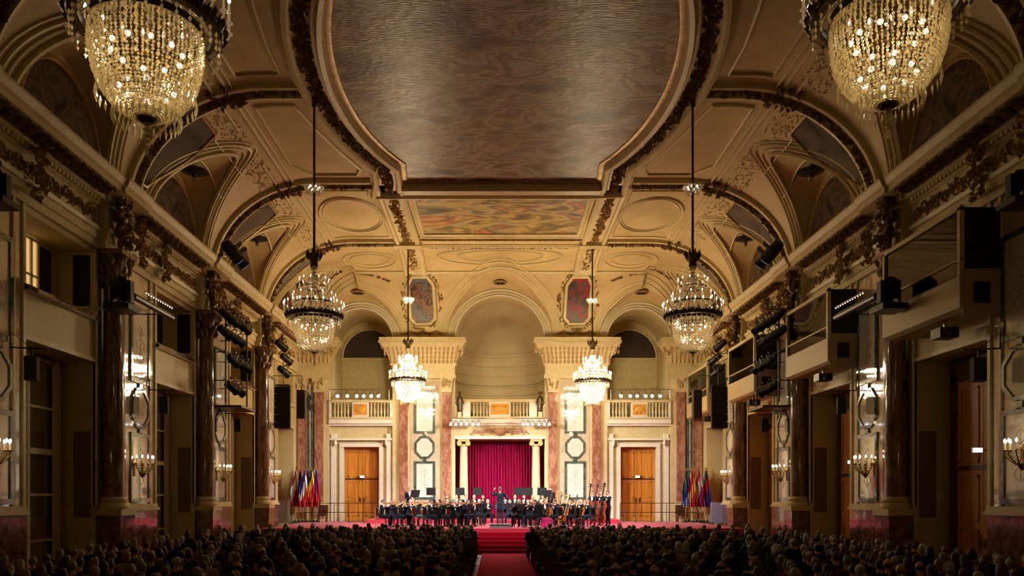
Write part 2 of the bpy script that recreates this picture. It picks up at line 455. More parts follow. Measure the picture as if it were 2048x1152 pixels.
# groin mouldings round the lunettes
def groin(c, s, sc_, n=40):
    out = []
    for i in range(n+1):
        dy = 2.049*math.cos(PI*(1-i/n))
        lo, hi = 1e-4, 3.29
        for _ in range(30):
            m_ = (lo+hi)/2
            if lun_s(m_, dy) - cove_s(m_) > 0: lo = m_
            else: hi = m_
        e = lo
        out.append((s*(W - max(.03, e*sc_)), c + dy*sc_))
    return out
for c in LUN[1:]:
    for s in (-1, 1):
        for q, r, of in ((1.02,.07,.03),(1.15,.035,.02),(1.26,.05,.02),(1.36,.03,.015)):
            pts = [S(x, y, of) for x, y in groin(c, s, q) if y < D-1.2]
            if len(pts) > 2: mb.tube(pts, r, 5)
        # inner ring just inside
        for e0 in (.9, 1.7):
            w = 1.95 - .35*e0
            mb.tube([S(s*(W-e0), c - w + 2*w*i/16, .02) for i in range(17)], .03, 4)
for c, r, h in BARCH:                       # concentric mouldings round the end-wall vaults
    for q, t in ((1.04,.04),(1.12,.03),(1.2,.045)):
        pts = []
        for i in range(3, 48):
            th = PI*i/50; x = c - r*q*math.cos(th); z = SPR + h*q*math.sin(th)
            qq = min(.995, (z-SPR)/3.3); y = D - max(.04, 4.5*(1-math.sqrt(1-qq*qq)))
            pts.append(S(x, y, .02))
        mb.tube(pts, t, 5)
def outline_tube(poly, r=.05, step=.25, closed=True):
    p = densify(poly, step, closed); mb.tube([S(x, y, .02) for x, y in p], r, 5, closed=closed)
def ovl(cx, cy, a, b, n=36): return [(cx + a*math.cos(2*PI*i/n), cy + b*math.sin(2*PI*i/n)) for i in range(n)]
for s in (-1, 1):
    outline_tube(ovl(s*6.0, 32.2, 1.25, 1.95), .06)
    outline_tube(ovl(s*6.0, 32.2, 1.12, 1.78), .025)
    outline_tube([(s*x, y) for x, y in ((4.85,29.6),(7.25,29.6),(7.25,34.8),(4.85,34.8))], .03)
    outline_tube([(s*x, y) for x, y in ((6.05,23.1),(7.2,23.1),(7.2,27.2),(6.6,28.1),(5.1,28.1),(4.9,27.6),(5.4,26.0),(5.75,24.6))], .055)
    outline_tube([(s*x, y) for x, y in ((6.0,21.4),(7.2,21.4),(7.2,16.4),(5.5,16.4),(5.85,18.5),(6.0,20))], .055)
    outline_tube(ovl(s*6.15, 37.75, 1.25, .75), .05)
    outline_tube(ovl(s*6.15, 37.75, .9, .5), .025)
outline_tube(ovl(0, 37.4, 2.9, .85), .045); outline_tube(ovl(0, 37.4, 2.0, .6), .025)
mb.tube([S(x/4, 38.75, .03) for x in range(-30, 31)], .09, 6)
mb.tube([S(x/4, 36.1, .03) for x in range(-26, 27)], .07, 6)
mb.tube([S(x/4, 35.95, .03) for x in range(-26, 27)], .04, 5)
struct('trim_5', mb, STUC, smooth=40)
garland(mo, [(-3.3,36.3,H-.03),(3.3,36.3,H-.03)], Vector((0,0,-1)), .08, 1.2, .15, .05)
for s in (-1, 1):
    for q in range(46):                       # stucco sprays over the side arches of the end wall
        t = random.random(); x = s*(5.4+3.0*t); y = 39.35-.5*math.sin(t*PI)
        leaf(mo, S(x, y, .02), SN(x, y), (random.uniform(-1,1), random.uniform(-1,1), .1), .25, .12, .07)
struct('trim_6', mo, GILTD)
# stippled relief field between the lunettes
mo = MB()
for k in range(1500):
    s = random.choice((-1, 1)); x = s*random.uniform(7.9, 8.6); y = random.uniform(17.5, 36)
    e = W-abs(x)
    if any(lun_s(e*.8, y-c) > cove_s(e*.8)-.02 for c in LUN): continue
    leaf(mo, S(x, y, .0), SN(x, y), (random.uniform(-1,1), random.uniform(-1,1), 0), .13, .07, .035)
struct('trim_7', mo, STUC)

# painted spandrels between the lunettes, on the stage side of each garlanded rib
for k, y in enumerate((22.2, 28.85, 35.5)):
    for s in (-1, 1):
        rows = []; edge = []
        for i in range(17):
            t = i/16; a = math.radians(15 + 43*t); e = 3.9*(1-math.cos(a))
            w = (.22 + .95*math.sin(t*PI*.72)**1.1)*(.55 if k == 2 else 1)
            y0 = y + .4
            r = [S(s*(W-e), y0 + w*1.25*j/7, .045) for j in range(8)]
            rows.append(r); edge.append((r[0], r[-1]))
        m = MB(); m.grid(rows); m.build(f'ceiling_spandrel_panel', CANV4, kind='structure', smooth=60)
        m = MB(); lp = [a for a, b in edge] + [b for a, b in reversed(edge)]
        m.tube(lp, .055, 5, closed=True); m.build('ceiling_spandrel_trim', GILT, kind='structure', smooth=50)

# lunette paintings on the side walls
POS = ('nearest the viewer', 'second from the viewer', 'third from the viewer', 'nearest the stage wall')
for k, c in enumerate(LUN[2:]):
    for s in (-1, 1):
        o = thing('lunette_painting', f"dark arched mural above the {('left','right')[s>0]} cornice, {POS[k]}", 'painting', (s*(W+.0), c, SPR))
        A = arch_pts(0, 2.05, 2.35, 28, 0)
        m = MB(); m.prism(A, lambda a, b: (s*.06, a, b), lambda a, b: (0, a, b)); m.build('plaster_ground', PLAST, o)
        B = arch_pts(0, 1.78, 2.1, 28, 0)
        m = MB(); m.prism(B, lambda a, b: (-s*.02, a, b), lambda a, b: (s*.01, a, b)); m.build('canvas', CANV3, o)
        m = MB(); m.tube([(-s*.02, a, b) for a, b in B], .06, 6); m.build('arched_moulding', GILT, o, smooth=50)
# hanging disc lamps in the lunettes
k = 0
for c in LUN[3:]:
    for s in (-1, 1):
        ex = W - .62
        zc = cz(ex, c)
        k += 1
        o = thing('disc_vent', f"dark hanging ceiling disc in the vault above the {('left','right')[s>0]} cornice, {('nearest the viewer','middle of three','nearest the stage wall')[(k-1)//2]}", 'vent', (s*ex, c, 12.62))
        m = MB(); m.lathe([(.02,.02),(.3,.03),(.42,.0),(.42,-.03),(.3,-.06),(.05,-.1)], n=20); m.build('disc', BLACK, o, smooth=50)
        m = MB(); m.tube([(0,0,0),(0,0,zc-12.62)], .04, 6); m.lathe([(.07,-.3),(.09,-.22),(.05,-.08)], n=10); m.build('stem', STEEL, o)

# ---------------------------------------------------------------- floor, stage
mb = MB(); mb.box(-11.6, 11.6, -1.2, 45, FL-.2, FL); struct('floor', mb, PARQ)
mb = MB(); mb.box(-11.6, 11.6, -1.3, -1.0, FL, H+.3); struct('wall_front', mb, PLAST)

# ---------------------------------------------------------------- side walls
SPAN = [(c-.5, c+3.15) for c in CS]; SPAN[0] = (-1.0, CS[0]+3.15); SPAN.append((CS[-1]+BAY-.5, D+.6))
for s in (-1, 1):
    side = ('left', 'right')[s > 0]
    def bx(m, x0, x1, y0, y1, z0, z1): m.box(*sorted((s*x0, s*x1)), y0, y1, z0, z1)
    mb = MB()
    for y0, y1 in SPAN: bx(mb, W, 11.3, y0, y1, FL, SPR)
    for i in range(len(SPAN)-1):
        a, b = SPAN[i][1], SPAN[i+1][0]
        bx(mb, W, 11.3, a, b, 5.68, 6.85); bx(mb, W, 11.3, a, b, 8.45, SPR)
    bx(mb, 11.3, 11.5, -1, D+3, FL, SPR)
    struct('wall_'+side, mb, PLAST)
    # entablature
    ent = [(-.02,8.58),(.1,8.58),(.1,8.76),(.15,8.78),(.15,8.96),(.2,8.98),(.24,9.06),(.12,9.1),(.12,9.6),(.2,9.64),(.2,9.74),(.32,9.78),(.32,9.94),(.74,9.97),(.74,10.1),(.80,10.14),(.86,10.28),(.86,10.34),(-.02,10.36)]
    mb = MB()
    mb.prism(ent, lambda a, b: (s*(W-a), -1, b), lambda a, b: (s*(W-a), D, b))
    for c in CS:
        mb.prism([(p+(.2 if z < 9.7 else .07), z) for p, z in ent[1:-1]] + [(0, 10.37), (0, 8.57)], lambda a, b: (s*(W-a), c-.48, b), lambda a, b: (s*(W-a), c+.95, b))
    # string mouldings
    for y0, y1 in SPAN[2:-1]:
        for yy, w in ((y0, .1), (y0+1.5, .07), (y1-.46, .08), (y1-.1, .1)): bx(mb, W-.07, W, yy, yy+w, 2.05, 8.58)
        bx(mb, W-.1, W, y0+1.4, y1, 1.95, 2.08); bx(mb, W-.16, W, y0+1.4, y1, 1.9, 1.97)
    for i in range(2, len(SPAN)-1):
        a, b = SPAN[i][1], SPAN[i+1][0]
        bx(mb, W-.06, W, a, b, 5.68, 5.78); bx(mb, W-.05, W, b, b+.08, FL, 5.78)
        bx(mb, W-.12, W+.3, a-.05, b+.05, 6.72, 6.86)
    struct('trim_8' if s < 0 else 'trim_9', mb, STUC)
    mb = MB()
    y = 12.2
    while y < D-.3:
        if not any(c-.7 < y < c+1.1 for c in CS):
            bx(mb, W-.28, W-.18, y, y+.08, 9.66, 9.74)
        y += .16
    struct('trim_10' if s < 0 else 'trim_11', mb, STUC)
    # modillions, frieze scrolls, consoles
    mb = MB()
    y = 12.2
    while y < D-.3:
        if not any(c-.8 < y < c+1.2 for c in CS):
            mb.ell((s*(W-.52), y, 9.88), (.2,.10,.11), 6, 4); leaf(mb, (s*(W-.74), y, 9.86), (-s,0,0), (0,0,-1), .2, .16, .06)
        y += .36
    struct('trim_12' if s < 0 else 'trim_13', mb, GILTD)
    mb = MB()
    for i in range(2, len(CS)):
        a = CS[i]+1.1; b = min(CS[i]+BAY-.6, D-.2)
        runscroll(mb, (s*(W-.12), a, 9.35), (s*(W-.12), b, 9.35), (-s,0,0), .17, .30); garland(mb, [(s*(W-.12), a, 9.35), (s*(W-.12), b, 9.35)], Vector((-s,0,0)), .2, 1.6, .14, .06)
        # hanging trophy at the pier's middle and ends
        for yy in (CS[i]+1.45, CS[i]+3.15):
            for q in range(40):
                leaf(mb, (s*(W-.22-random.random()*.2), yy+random.uniform(-.22,.22), random.uniform(8.7,9.9)), (-s,0,0), (0, random.uniform(-1,1), random.uniform(-1,1)), .26, .14, .1)
            scroll(mb, (s*(W-.35), yy, 9.6), (-s,0,0), (0,0,1), .2, .05)
    struct('trim_14' if s < 0 else 'trim_15', mb, GILT)
    # dado
    mb = MB()
    for y0, y1 in SPAN[2:-1]: bx(mb, W-.1, W, y0+1.45, y1-.05, FL, 1.9)
    struct('baseboard_'+side, mb, DADOM)
    # polished pier panels
    for i in range(2, len(CS)):
        c = CS[i]
        mb = MB(); bx(mb, W-.025, W, c+1.08, c+3.1, 2.08, 8.56); mb.build(f'wall_{side}_marble_panel', CREAMM, kind='structure')
    # columns
    for i in range(1, len(CS)):
        c = CS[i]; x = W-.28
        o = thing('column', None, None, (s*x, c, FL), kind='structure')
        m = MB(); m.box(-.36, .36, -.38, .38, 0, 1.7); m.build('pedestal', DADOM, o)
        m = MB(); m.box(-.4, .4, -.42, .42, 1.7, 1.86); m.lathe([(.37,1.86),(.39,1.93),(.36,1.99),(.31,2.02),(.34,2.08),(.33,2.13),(.28,2.18)], n=20); m.build('base', STUC, o, smooth=45)
        m = MB(); m.lathe([(.27,2.18),(.275,3.5),(.265,5),(.245,6.4),(.23,7.55)], n=24); m.build('shaft', DARKM, o, smooth=40)
        m = MB(); m.lathe([(.24,7.55),(.27,7.6),(.24,7.66),(.25,7.9),(.31,8.2),(.42,8.36)], n=16); m.box(-.42,.42,-.42,.42,8.36,8.48)
        for a in range(12):
            for zz in (7.72, 7.98, 8.22):
                an = a*PI/6 + zz; r = .27 + (zz-7.6)*.22
                leaf(m, (r*math.cos(an), r*math.sin(an), zz), (math.cos(an), math.sin(an), .2), (0,0,1), .3, .15, .1)
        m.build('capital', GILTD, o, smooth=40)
        m = MB()
        for q in range(90):   # herm figure and fruit swags before the frieze
            zz = random.uniform(8.55, 10.0); wd = .10 + .10*math.sin((zz-8.5)*2.1)
            leaf(m, (-s*(.22+random.random()*.12), random.uniform(-wd-.1, wd+.1), zz), (-s,random.uniform(-.8,.8),0), (0, random.uniform(-1,1), random.uniform(-1,1)), .26, .16, .12)
        for zz, r, hh in ((8.72,.10,.2),(9.05,.16,.22),(9.38,.19,.2),(9.62,.13,.12),(9.84,.09,.12)): m.ell((-s*.2, 0, zz), (r*.9, r, hh), 10, 8)
        for q in (-1, 1): m.tube([(-s*.2,q*.16,9.45),(-s*.28,q*.3,9.3),(-s*.22,q*.26,9.6),(-s*.2,q*.16,9.9)], [.06,.055,.045,.04], 6)
        m.build('console_figure', GILTD, o, smooth=60)
        # flat marble strip beside the shaft
        mb = MB(); bx(mb, W-.14, W, c+.36, c+.98, 2.0, 8.5); mb.build(f'wall_{side}_marble_strip', DARKM, kind='structure')
        mb = MB(); bx(mb, W-.2, W, c+.36, c+1.02, FL, 1.9); mb.build(f'wall_{side}_marble_plinth', DADOM, kind='structure')

# ---------------------------------------------------------------- panel motif: green-banded inlay
def ring(m, mp, poly, w, o0, o1):
    n = len(poly); cx = sum(p[0] for p in poly)/n; cy = sum(p[1] for p in poly)/n
    ins = []
    for i in range(n):
        a, b, c = poly[i-1], poly[i], poly[(i+1) % n]
        d1 = Vector((b[0]-a[0], b[1]-a[1])).normalized(); d2 = Vector((c[0]-b[0], c[1]-b[1])).normalized()
        n1 = Vector((-d1.y, d1.x)); n2 = Vector((-d2.y, d2.x)); bi = (n1+n2).normalized()
        q = Vector(b) + bi*(w/max(.4, bi.dot(n1)))
        ins.append((q.x, q.y))
    vs = [mp(a, b, o0) for a, b in poly] + [mp(a, b, o1) for a, b in poly] + [mp(a, b, o1) for a, b in ins] + [mp(a, b, o0) for a, b in ins]
    fs = []
    for i in range(n):
        j = (i+1) % n
        for q in range(3): fs.append((q*n+i, q*n+j, (q+1)*n+j, (q+1)*n+i))
    m.add(vs, fs)
    return ins
def rect(u0, u1, z0, z1): return [(u0,z0),(u1,z0),(u1,z1),(u0,z1)]
def motif(mp, hw, name='trim_16'):
    m = MB()
    for poly in (rect(-hw, hw, 2.12, 4.08), rect(-hw, hw, 5.5, 7.7)):
        m.cm = 0; ins = ring(m, mp, poly, .12, .0, .05)
        m.cm = 1; m.prism(ins, lambda a, b: mp(a, b, .0), lambda a, b: mp(a, b, .02))
    r = hw*1.02; oc = [(r*math.cos(PI/8+PI/4*i), 4.79+.57*math.sin(PI/8+PI/4*i)/math.cos(PI/8)) for i in range(8)]
    m.cm = 0; ins = ring(m, mp, oc, .1, 0, .05)
    m.cm = 1; m.prism(ins, lambda a, b: mp(a, b, 0), lambda a, b: mp(a, b, .02))
    m.cm = 0
    for z0, z1 in ((4.06, 4.24), (5.34, 5.52)): m.prism(rect(-.09, .09, z0, z1), lambda a, b: mp(a, b, 0), lambda a, b: mp(a, b, .05))
    m.cm = 2
    for z0, z1 in ((2.4, 3.85), (5.8, 7.4)):     # grotesque drawing in gilt on the white field
        zc = (z0+z1)/2
        for k, ww in ((0, .20), (1, .26), (2, .14)):
            z = zc + (k-1)*.38
            for q in (-1, 1):
                m.tube([mp(q*ww*math.sin(t*PI/8), z - .16 + .04*t, .022) for t in range(9)], .007, 3)
        m.tube([mp(0, zc-.5, .022), mp(0, zc+.5, .022)], .007, 3)
    m.build(name, [GREENM, WHITEM, GILT], kind='structure')
for s in (-1, 1):
    for i in range(2, len(CS)):
        c = CS[i] + 2.09
        motif(lambda a, b, o: (s*(W-.025-o), c + a, b), .62)

# ---------------------------------------------------------------- back wall
XP = [(-10.4, -8.75), (-5.51, -2.3), (2.3, 5.51), (8.75, 10.4)]
mb = MB()
for a, b in XP: mb.box(a, b, D, D+.9, FL, 10.28)
for s in (-1, 1):
    a, b = sorted((s*5.51, s*8.75))
    dx0, dx1 = s*7.13-.92, s*7.13+.92
    mb.box(a, dx0, D+.25, D+.9, FL, 6.2); mb.box(dx1, b, D+.25, D+.9, FL, 6.2)
    mb.box(dx0, dx1, D+.25, D+.9, 4.82, 6.2); mb.box(dx0, dx1, D+.8, D+.9, FL, 4.82)
    mb.box(a, b, D+.9, D+3.2, 6.0, 6.2)
    mb.box(a, b, D+3.0, D+3.2, 6.2, 12.4)
    for xx in (a, b): mb.box(xx-.1, xx+.1, D+.9, D+3.2, 6.2, 10.28)
mb.box(-2.3, 2.3, D, D+.9, 5.22, 6.05)
mb.box(-2.6, 2.6, D+2.6, D+2.8, FL, 6.0)                      # room behind the curtain
for s in (-1, 1): mb.box(s*2.45-.15, s*2.45+.15, D+.9, D+2.8, FL, 6.0)
mb.box(-2.3, 2.3, D+.9, D+2.8, 5.8, 6.05)
# archivolts at the wall plane
for c, r, h in BARCH:
    ri = 2.28 if c == 0 else 1.62
    A = arch_pts(c, ri, ri, 32, 10.25); B = arch_pts(c, r+.03, h+.05, 32, 10.25)
    mb.grid([[(x, D, z) for x, z in B], [(x, D, z) for x, z in A], [(x, D+3.1, z) for x, z in A]])
struct('wall_back', mb, STUC, smooth=30)
mb = MB()
for c, r, h in BARCH:
    ri = 2.28 if c == 0 else 1.62
    for q, t in ((.05,.05),(.18,.03),(.34,.04)):
        mb.tube([(x, D-.02, z) for x, z in arch_pts(c, ri+q, ri+q, 32, 10.25)], t, 5)
struct('trim_17', mb, WHITE, smooth=50)
# apse behind the middle arch, with ashlar joints
R = 2.30
JOINT = mat('ashlar_stucco', (.56,.46,.28), .6, col2=(.50,.40,.23), nscale=1.2)
mb = MB()
rows = []
zz = 6.2
while zz < 10.26:
    for dz, q in ((0,0),(.46,0),(.48,.035),(.51,.035)):
        rows.append([((R+q)*math.cos(PI*i/36), D+.9+(1.9/2.3)*(R+q)*math.sin(PI*i/36), min(zz+dz, 10.25)) for i in range(37)])
    zz += .53
for j in range(0, 19):
    f = PI/2*j/18
    rows.append([(R*math.cos(f)*math.cos(PI*i/36), D+.9+1.9*math.cos(f)*math.sin(PI*i/36), 10.25+R*math.sin(f)) for i in range(37)])
mb.grid(rows)
mb.grid([[(R*math.cos(PI*i/36), D+.0+.9*k, 10.25+R*math.sin(PI*i/36)) for i in range(37)] for k in (0,1)])
mb.box(-2.4, 2.4, D+.85, D+3.2, 6.0, 6.2)
for z, r in ((8.35,.05),(8.2,.03),(10.1,.06)): mb.tube([(2.26*math.cos(PI*i/36), D+.9+1.86*math.sin(PI*i/36), z) for i in range(37)], r, 5)
mb.build('wall_back_apse', JOINT, kind='structure', smooth=25)
# side niches: dark arched painting above a band
for s in (-1, 1):
    c = s*7.13
    o = thing('lunette_painting', f"almost black arched painting deep in the {('left','right')[s>0]} balcony niche", 'painting', (c, D+2.97, 9.9))
    m = MB(); m.prism(arch_pts(0, 1.45, 1.5, 28, 0), lambda a, b: (a, .0, b), lambda a, b: (a, .03, b)); m.build('canvas', mat('dark_arched_painting', (.02,.013,.01), .5, col2=(.045,.025,.018), nscale=1.5), o)  # canvas in a near-black brown tone
    m = MB(); m.tube([(x, 0, z) for x, z in arch_pts(0, 1.5, 1.55, 28, 0)], .06, 6); m.box(-1.6, 1.6, -.08, .03, -.16, -.02); m.build('arched_frame', STUC, o, smooth=50)
    mb = MB()
    for z in (6.9, 7.5, 8.1, 8.7, 9.3): mb.box(c-1.6, c+1.6, D+2.955, D+3, z, z+.05)
    struct('trim_18', mb, STUC)
# pilasters, capitals, flaring entablature blocks
mb, mg, mr = MB(), MB(), MB()
def pier(x0, x1, red, s0=0):
    w = x1-x0
    for rx in red:
        mr.box(rx-.22, rx+.22, D-.14, D, ST+1.0, 7.6)
        mb.box(rx-.28, rx+.28, D-.2, D, ST+.82, ST+1.0); mb.box(rx-.3, rx+.3, D-.22, D, ST, ST+.14)
        mr.box(rx-.27, rx+.27, D-.18, D, ST+.14, ST+.82)
        mb.box(rx-.27, rx+.27, D-.2, D, 7.6, 7.7)
        mb.prism([(-.24,7.7),(.24,7.7),(.34,8.3),(-.34,8.3)], lambda a, b: (rx+a, D-.26, b), lambda a, b: (rx+a, D, b))
        for q in range(14): leaf(mg, (rx+random.uniform(-.25,.25), D-.27, random.uniform(7.8,8.25)), (0,-1,0), (random.uniform(-.5,.5),0,1), .22, .12, .08)
    mb.box(x0-.05, x1+.05, D-.22, D, 8.3, 8.5)
    mb.box(x0-.0, x1+.0, D-.16, D, 8.5, 8.95)
    lo = [(x0-.02, D-.2), (x1+.02, D-.2)]; 
    for k in range(8):
        t0, t1 = k/8, (k+1)/8; f = lambda t: .08 + .46*(1-math.cos(t*PI/2))**1.0
        a0, a1 = f(t0), f(t1); z0, z1 = 8.95+1.08*t0, 8.95+1.08*t1
        v = [(x0-a0, D-.16-a0, z0),(x1+a0, D-.16-a0, z0),(x1+a1, D-.16-a1, z1),(x0-a1, D-.16-a1, z1),(x0-a0, D+.3, z0),(x1+a0, D+.3, z0),(x1+a1, D+.3, z1),(x0-a1, D+.3, z1)]
        mb.add(v, [(0,1,2,3),(4,0,3,7),(1,5,6,2)])
    mb.box(x0-.62, x1+.62, D-.8, D+.3, 10.03, 10.12); mb.box(x0-.58, x1+.58, D-.76, D+.3, 10.12, 10.3)
    n = int(w/.2)
    for i in range(n+1):
        x = x0 + w*i/n
        for t in (.1, .3, .5, .7):
            a = .08 + .46*(1-math.cos(t*PI/2)); z = 8.95+1.08*t
            leaf(mg, (x + (x-(x0+x1)/2)*a*.25, D-.17-a, z+.1), (0,-1,-.5), (0,-.3,1), .38, .2, .1)
    for q in (-1, 1):
        xc = x0 if q < 0 else x1
        for k in range(14): leaf(mg, (xc+q*random.uniform(.1,.5), D-.2-random.uniform(.1,.4), random.uniform(9.5,10)), (q,-1,-.5), (0,0,1), .3, .2, .1)
for (a, b), red in zip(XP, ((-10.12, -9.25), (-4.93, -2.72), (2.72, 4.93), (9.25, 10.12))): pier(a, b, red)
struct('trim_19', mb, STUC, smooth=30); struct('trim_20', mr, REDM); struct('trim_21', mg, mat('darker_stucco_leaf', (.52,.38,.18), .5, .1))  # leaves use a stucco one tone darker than the piers
for s in (-1, 1): motif(lambda a, b, o: (s*3.85+a, D-.03-o, b), .54)
mb = MB()
for s in (-1, 1):
    mb.box(s*3.85-.72, s*3.85+.72, D-.03, D, 2.0, 8.2)
struct('trim_22', mb, CREAMM)
mb = MB()
for s in (-1, 1): mb.box(s*9.68-.13, s*9.68+.13, D-.05, D, 3.4, 7.6)
struct('trim_23', mb, GREENM)
# surrounds: side doors, middle portal, cornices below the balconies
mb = MB()
for s in (-1, 1):
    c = s*7.13
    for q in (-1, 1):
        mb.box(*sorted((c+q*.92, c+q*1.12)), D+.12, D+.3, ST, 5.0); mb.box(*sorted((c+q*1.3, c+q*1.55)), D+.1, D+.3, ST, 5.5)
    mb.box(c-1.12, c+1.12, D+.1, D+.3, 4.82, 5.02)
    mb.box(c-1.6, c+1.6, D-.02, D+.3, 5.16, 5.26); mb.box(c-1.62, c+1.62, D-.12, D+.3, 6.0, 6.22); mb.box(c-1.62, c+1.62, D, D+.3, 5.9, 6.0)
    for q in (-1, 1): mb.ell((c+q*1.3, D-.03, 5.02), (.08,.08,.16), 8, 6)
mb.box(-2.45, 2.45, D-.15, D+.2, 6.02, 6.24); mb.box(-2.35, 2.35, D-.06, D+.2, 5.22, 5.34); mb.box(-2.35, 2.35, D-.08, D+.2, 5.9, 6.02)
struct('trim_24', mb, WHITE)
mb = MB()
for s in (-1, 1):                     # cartouche relief on the middle lintel
    for k in range(5): scroll(mb, (s*(.25+.25*k), D-.05, 5.62+.05*math.cos(k)), (0,-1,0), (s,0,0), .15-.015*k, .04, s)
mb.ell((0, D-.1, 5.62), (.3,.1,.2), 12, 8)
for q in range(40): leaf(mb, (random.uniform(-1.5,1.5), D-.04, 5.6+random.uniform(-.16,.16)), (0,-1,0), (random.uniform(-1,1),0,random.uniform(-1,1)), .2, .1, .06)
struct('trim_25', mb, mat('rose_stucco_relief', (.55,.30,.20), .5), smooth=40)
for s in (-1, 1):
    x = s*1.86
    o = thing('column', None, None, (x, D+.25, ST), kind='structure')
    m = MB(); m.box(-.3,.3,-.3,.3,0,.3); m.lathe([(.27,.3),(.29,.38),(.24,.46)], n=20); m.build('base', WHITE, o, smooth=40)
    m = MB(); m.lathe([(.22,.46),(.225,1.6),(.205,2.8),(.19,3.85)], n=24); m.build('shaft', mat('pale_yellow_marble', (.66,.58,.36), .15, coat=.5, col2=(.5,.44,.26), nscale=3, dist=1), o, smooth=40)
    m = MB(); m.lathe([(.2,3.85),(.23,3.9),(.22,3.96)], n=20); m.box(-.3,.3,-.26,.26,4.1,4.22)
    for q in (-1, 1): m.lathe([(.02,-.24),(.13,-.24),(.10,0),(.13,.24),(.02,.24)], (q*.22,0,4.0), 12, rot=Matrix.Rotation(PI/2, 3, 'X'))
    m.build('capital', mat('gilt_ionic_capital', (.6,.5,.2), .35, .3), o, smooth=40)

# octagonal portraits on the end cove
def CB(x, z, off=.05):
    q = min(.999, max(0, (z-SPR)/3.3)); e = 4.5*(1-math.sqrt(1-q*q))
    return Vector((x, D-e-off, z-off*.5))
for s in (-1, 1):
    c = s*3.92
    o = thing('octagonal_painting', ('octagonal portrait in dark blues above the left capital of the stage wall', 'octagonal portrait of a red-robed figure above the right capital of the stage wall')[s>0], 'painting', (c, 40.2, 12))
    off = Vector((c, 40.2, 12))
    hwf = lambda z, h=.57: h if 11.4 < z < 12.75 else h - .26*(max(11.4-z, z-12.75))/.27
    Z = [11.13 + 1.89*i/20 for i in range(21)]
    m = MB(); m.grid([[CB(c + hwf(z)*(j/4-1), z, .10)-off for j in range(9)] for z in Z]); m.build('canvas', (CANV5, CANV6)[s>0], o, smooth=60)
    m = MB()
    lp = [CB(c - hwf(z)-.06, z, .10)-off for z in Z] + [CB(c + hwf(z)+.06, z, .10)-off for z in reversed(Z)]
    m.tube(lp, .09, 6, closed=True); lp2 = [CB(c+(p.x)*1.28, 12.05+(p.z+off.z-12.05)*1.12, .04)-off for p in lp]; m.tube(lp2, .05, 5, closed=True)
    m.build('stucco_frame', STUC, o, smooth=50)
    m = MB()
    for q in range(90):
        a = random.uniform(0, 2*PI); x = .95*math.cos(a)*random.uniform(.9,1.12); z = 12.05+1.22*math.sin(a)*random.uniform(.92,1.05)
        if z > 13.3: continue
        leaf(m, CB(c+x, z, .03)-off, (0,-1,-.5), (math.sin(a), 0, math.cos(a)), .24, .13, .09)
    m.build('leaf_border', GILT, o)
mb = MB()
for s in (-1, 1):
    for q in range(26):
        t = q/25*2-1; x = s*3.92 + t*.95; z = 10.75 - .12*abs(math.sin(t*PI*1.5))
        leaf(mb, CB(x, z, .02), (0,-1,-.2), (t, 0, .5), .2, .1, .06)
struct('trim_26', mb, GILT)
# oval vents in the end vault
for x, z, nm in ((-7.13, 12.35, 'left'), (0, 12.95, 'middle'), (7.13, 12.35, 'right')):
    y = D-.75; zz = cz(x, y)
    o = thing('oval_vent', f'small dark oval ceiling vent over the {nm} arch of the stage wall', 'vent', (x, y, zz-.04))
    m = MB(); m.lathe([(.34,.03),(.36,-.02),(.30,-.05)], n=24); m.build('rim', GILT, o, smooth=40)
    m = MB(); m.lathe([(.29,-.03),(.29,-.045),(.05,-.055)], n=24)
    for a in range(6): m.cbox((0,0,-.06), (.56,.02,.02), Matrix.Rotation(a*PI/6, 3, 'Z'))
    m.build('grille', BLACKM, o)
# ---------------------------------------------------------------- doors, windows, recess fittings
nd = 1
def leafdoor(o, w, h, m):
    for q in (-1, 1):
        b = MB(); b.box(*sorted((q*.01, q*w)), -.03, .03, 0, h); b.build('door_leaf', m, o)
        b = MB()
        for z0, z1 in ((.25, h*.28), (h*.32, h*.54), (h*.60, h-.2)):
            x0, x1 = sorted((q*.16, q*(w-.14)))
            for bb in ((x0, x1, z0, z0+.05), (x0, x1, z1-.05, z1), (x0, x0+.05, z0, z1), (x1-.05, x1, z0, z1)): b.box(bb[0], bb[1], -.055, -.03, bb[2], bb[3])
        b.build('panel_moulding', m, o)
    b = MB(); b.box(-w, w, -.06, -.03, h*.565, h*.585); b.build('mid_rail', WOODD, o)
    b = MB()
    for q in (-1, 1): b.cbox((q*.09, -.07, 1.1), (.03,.06,.22)); b.cbox((q*.14, -.09, 1.16), (.12,.02,.03))
    b.build('door_handle', BRASS, o)
for s in (-1, 1):
    o = thing(f'door_{nd}', None, None, (s*7.13, D+.6, ST), kind='structure'); nd += 1
    leafdoor(o, .9, 3.8, WOOD)
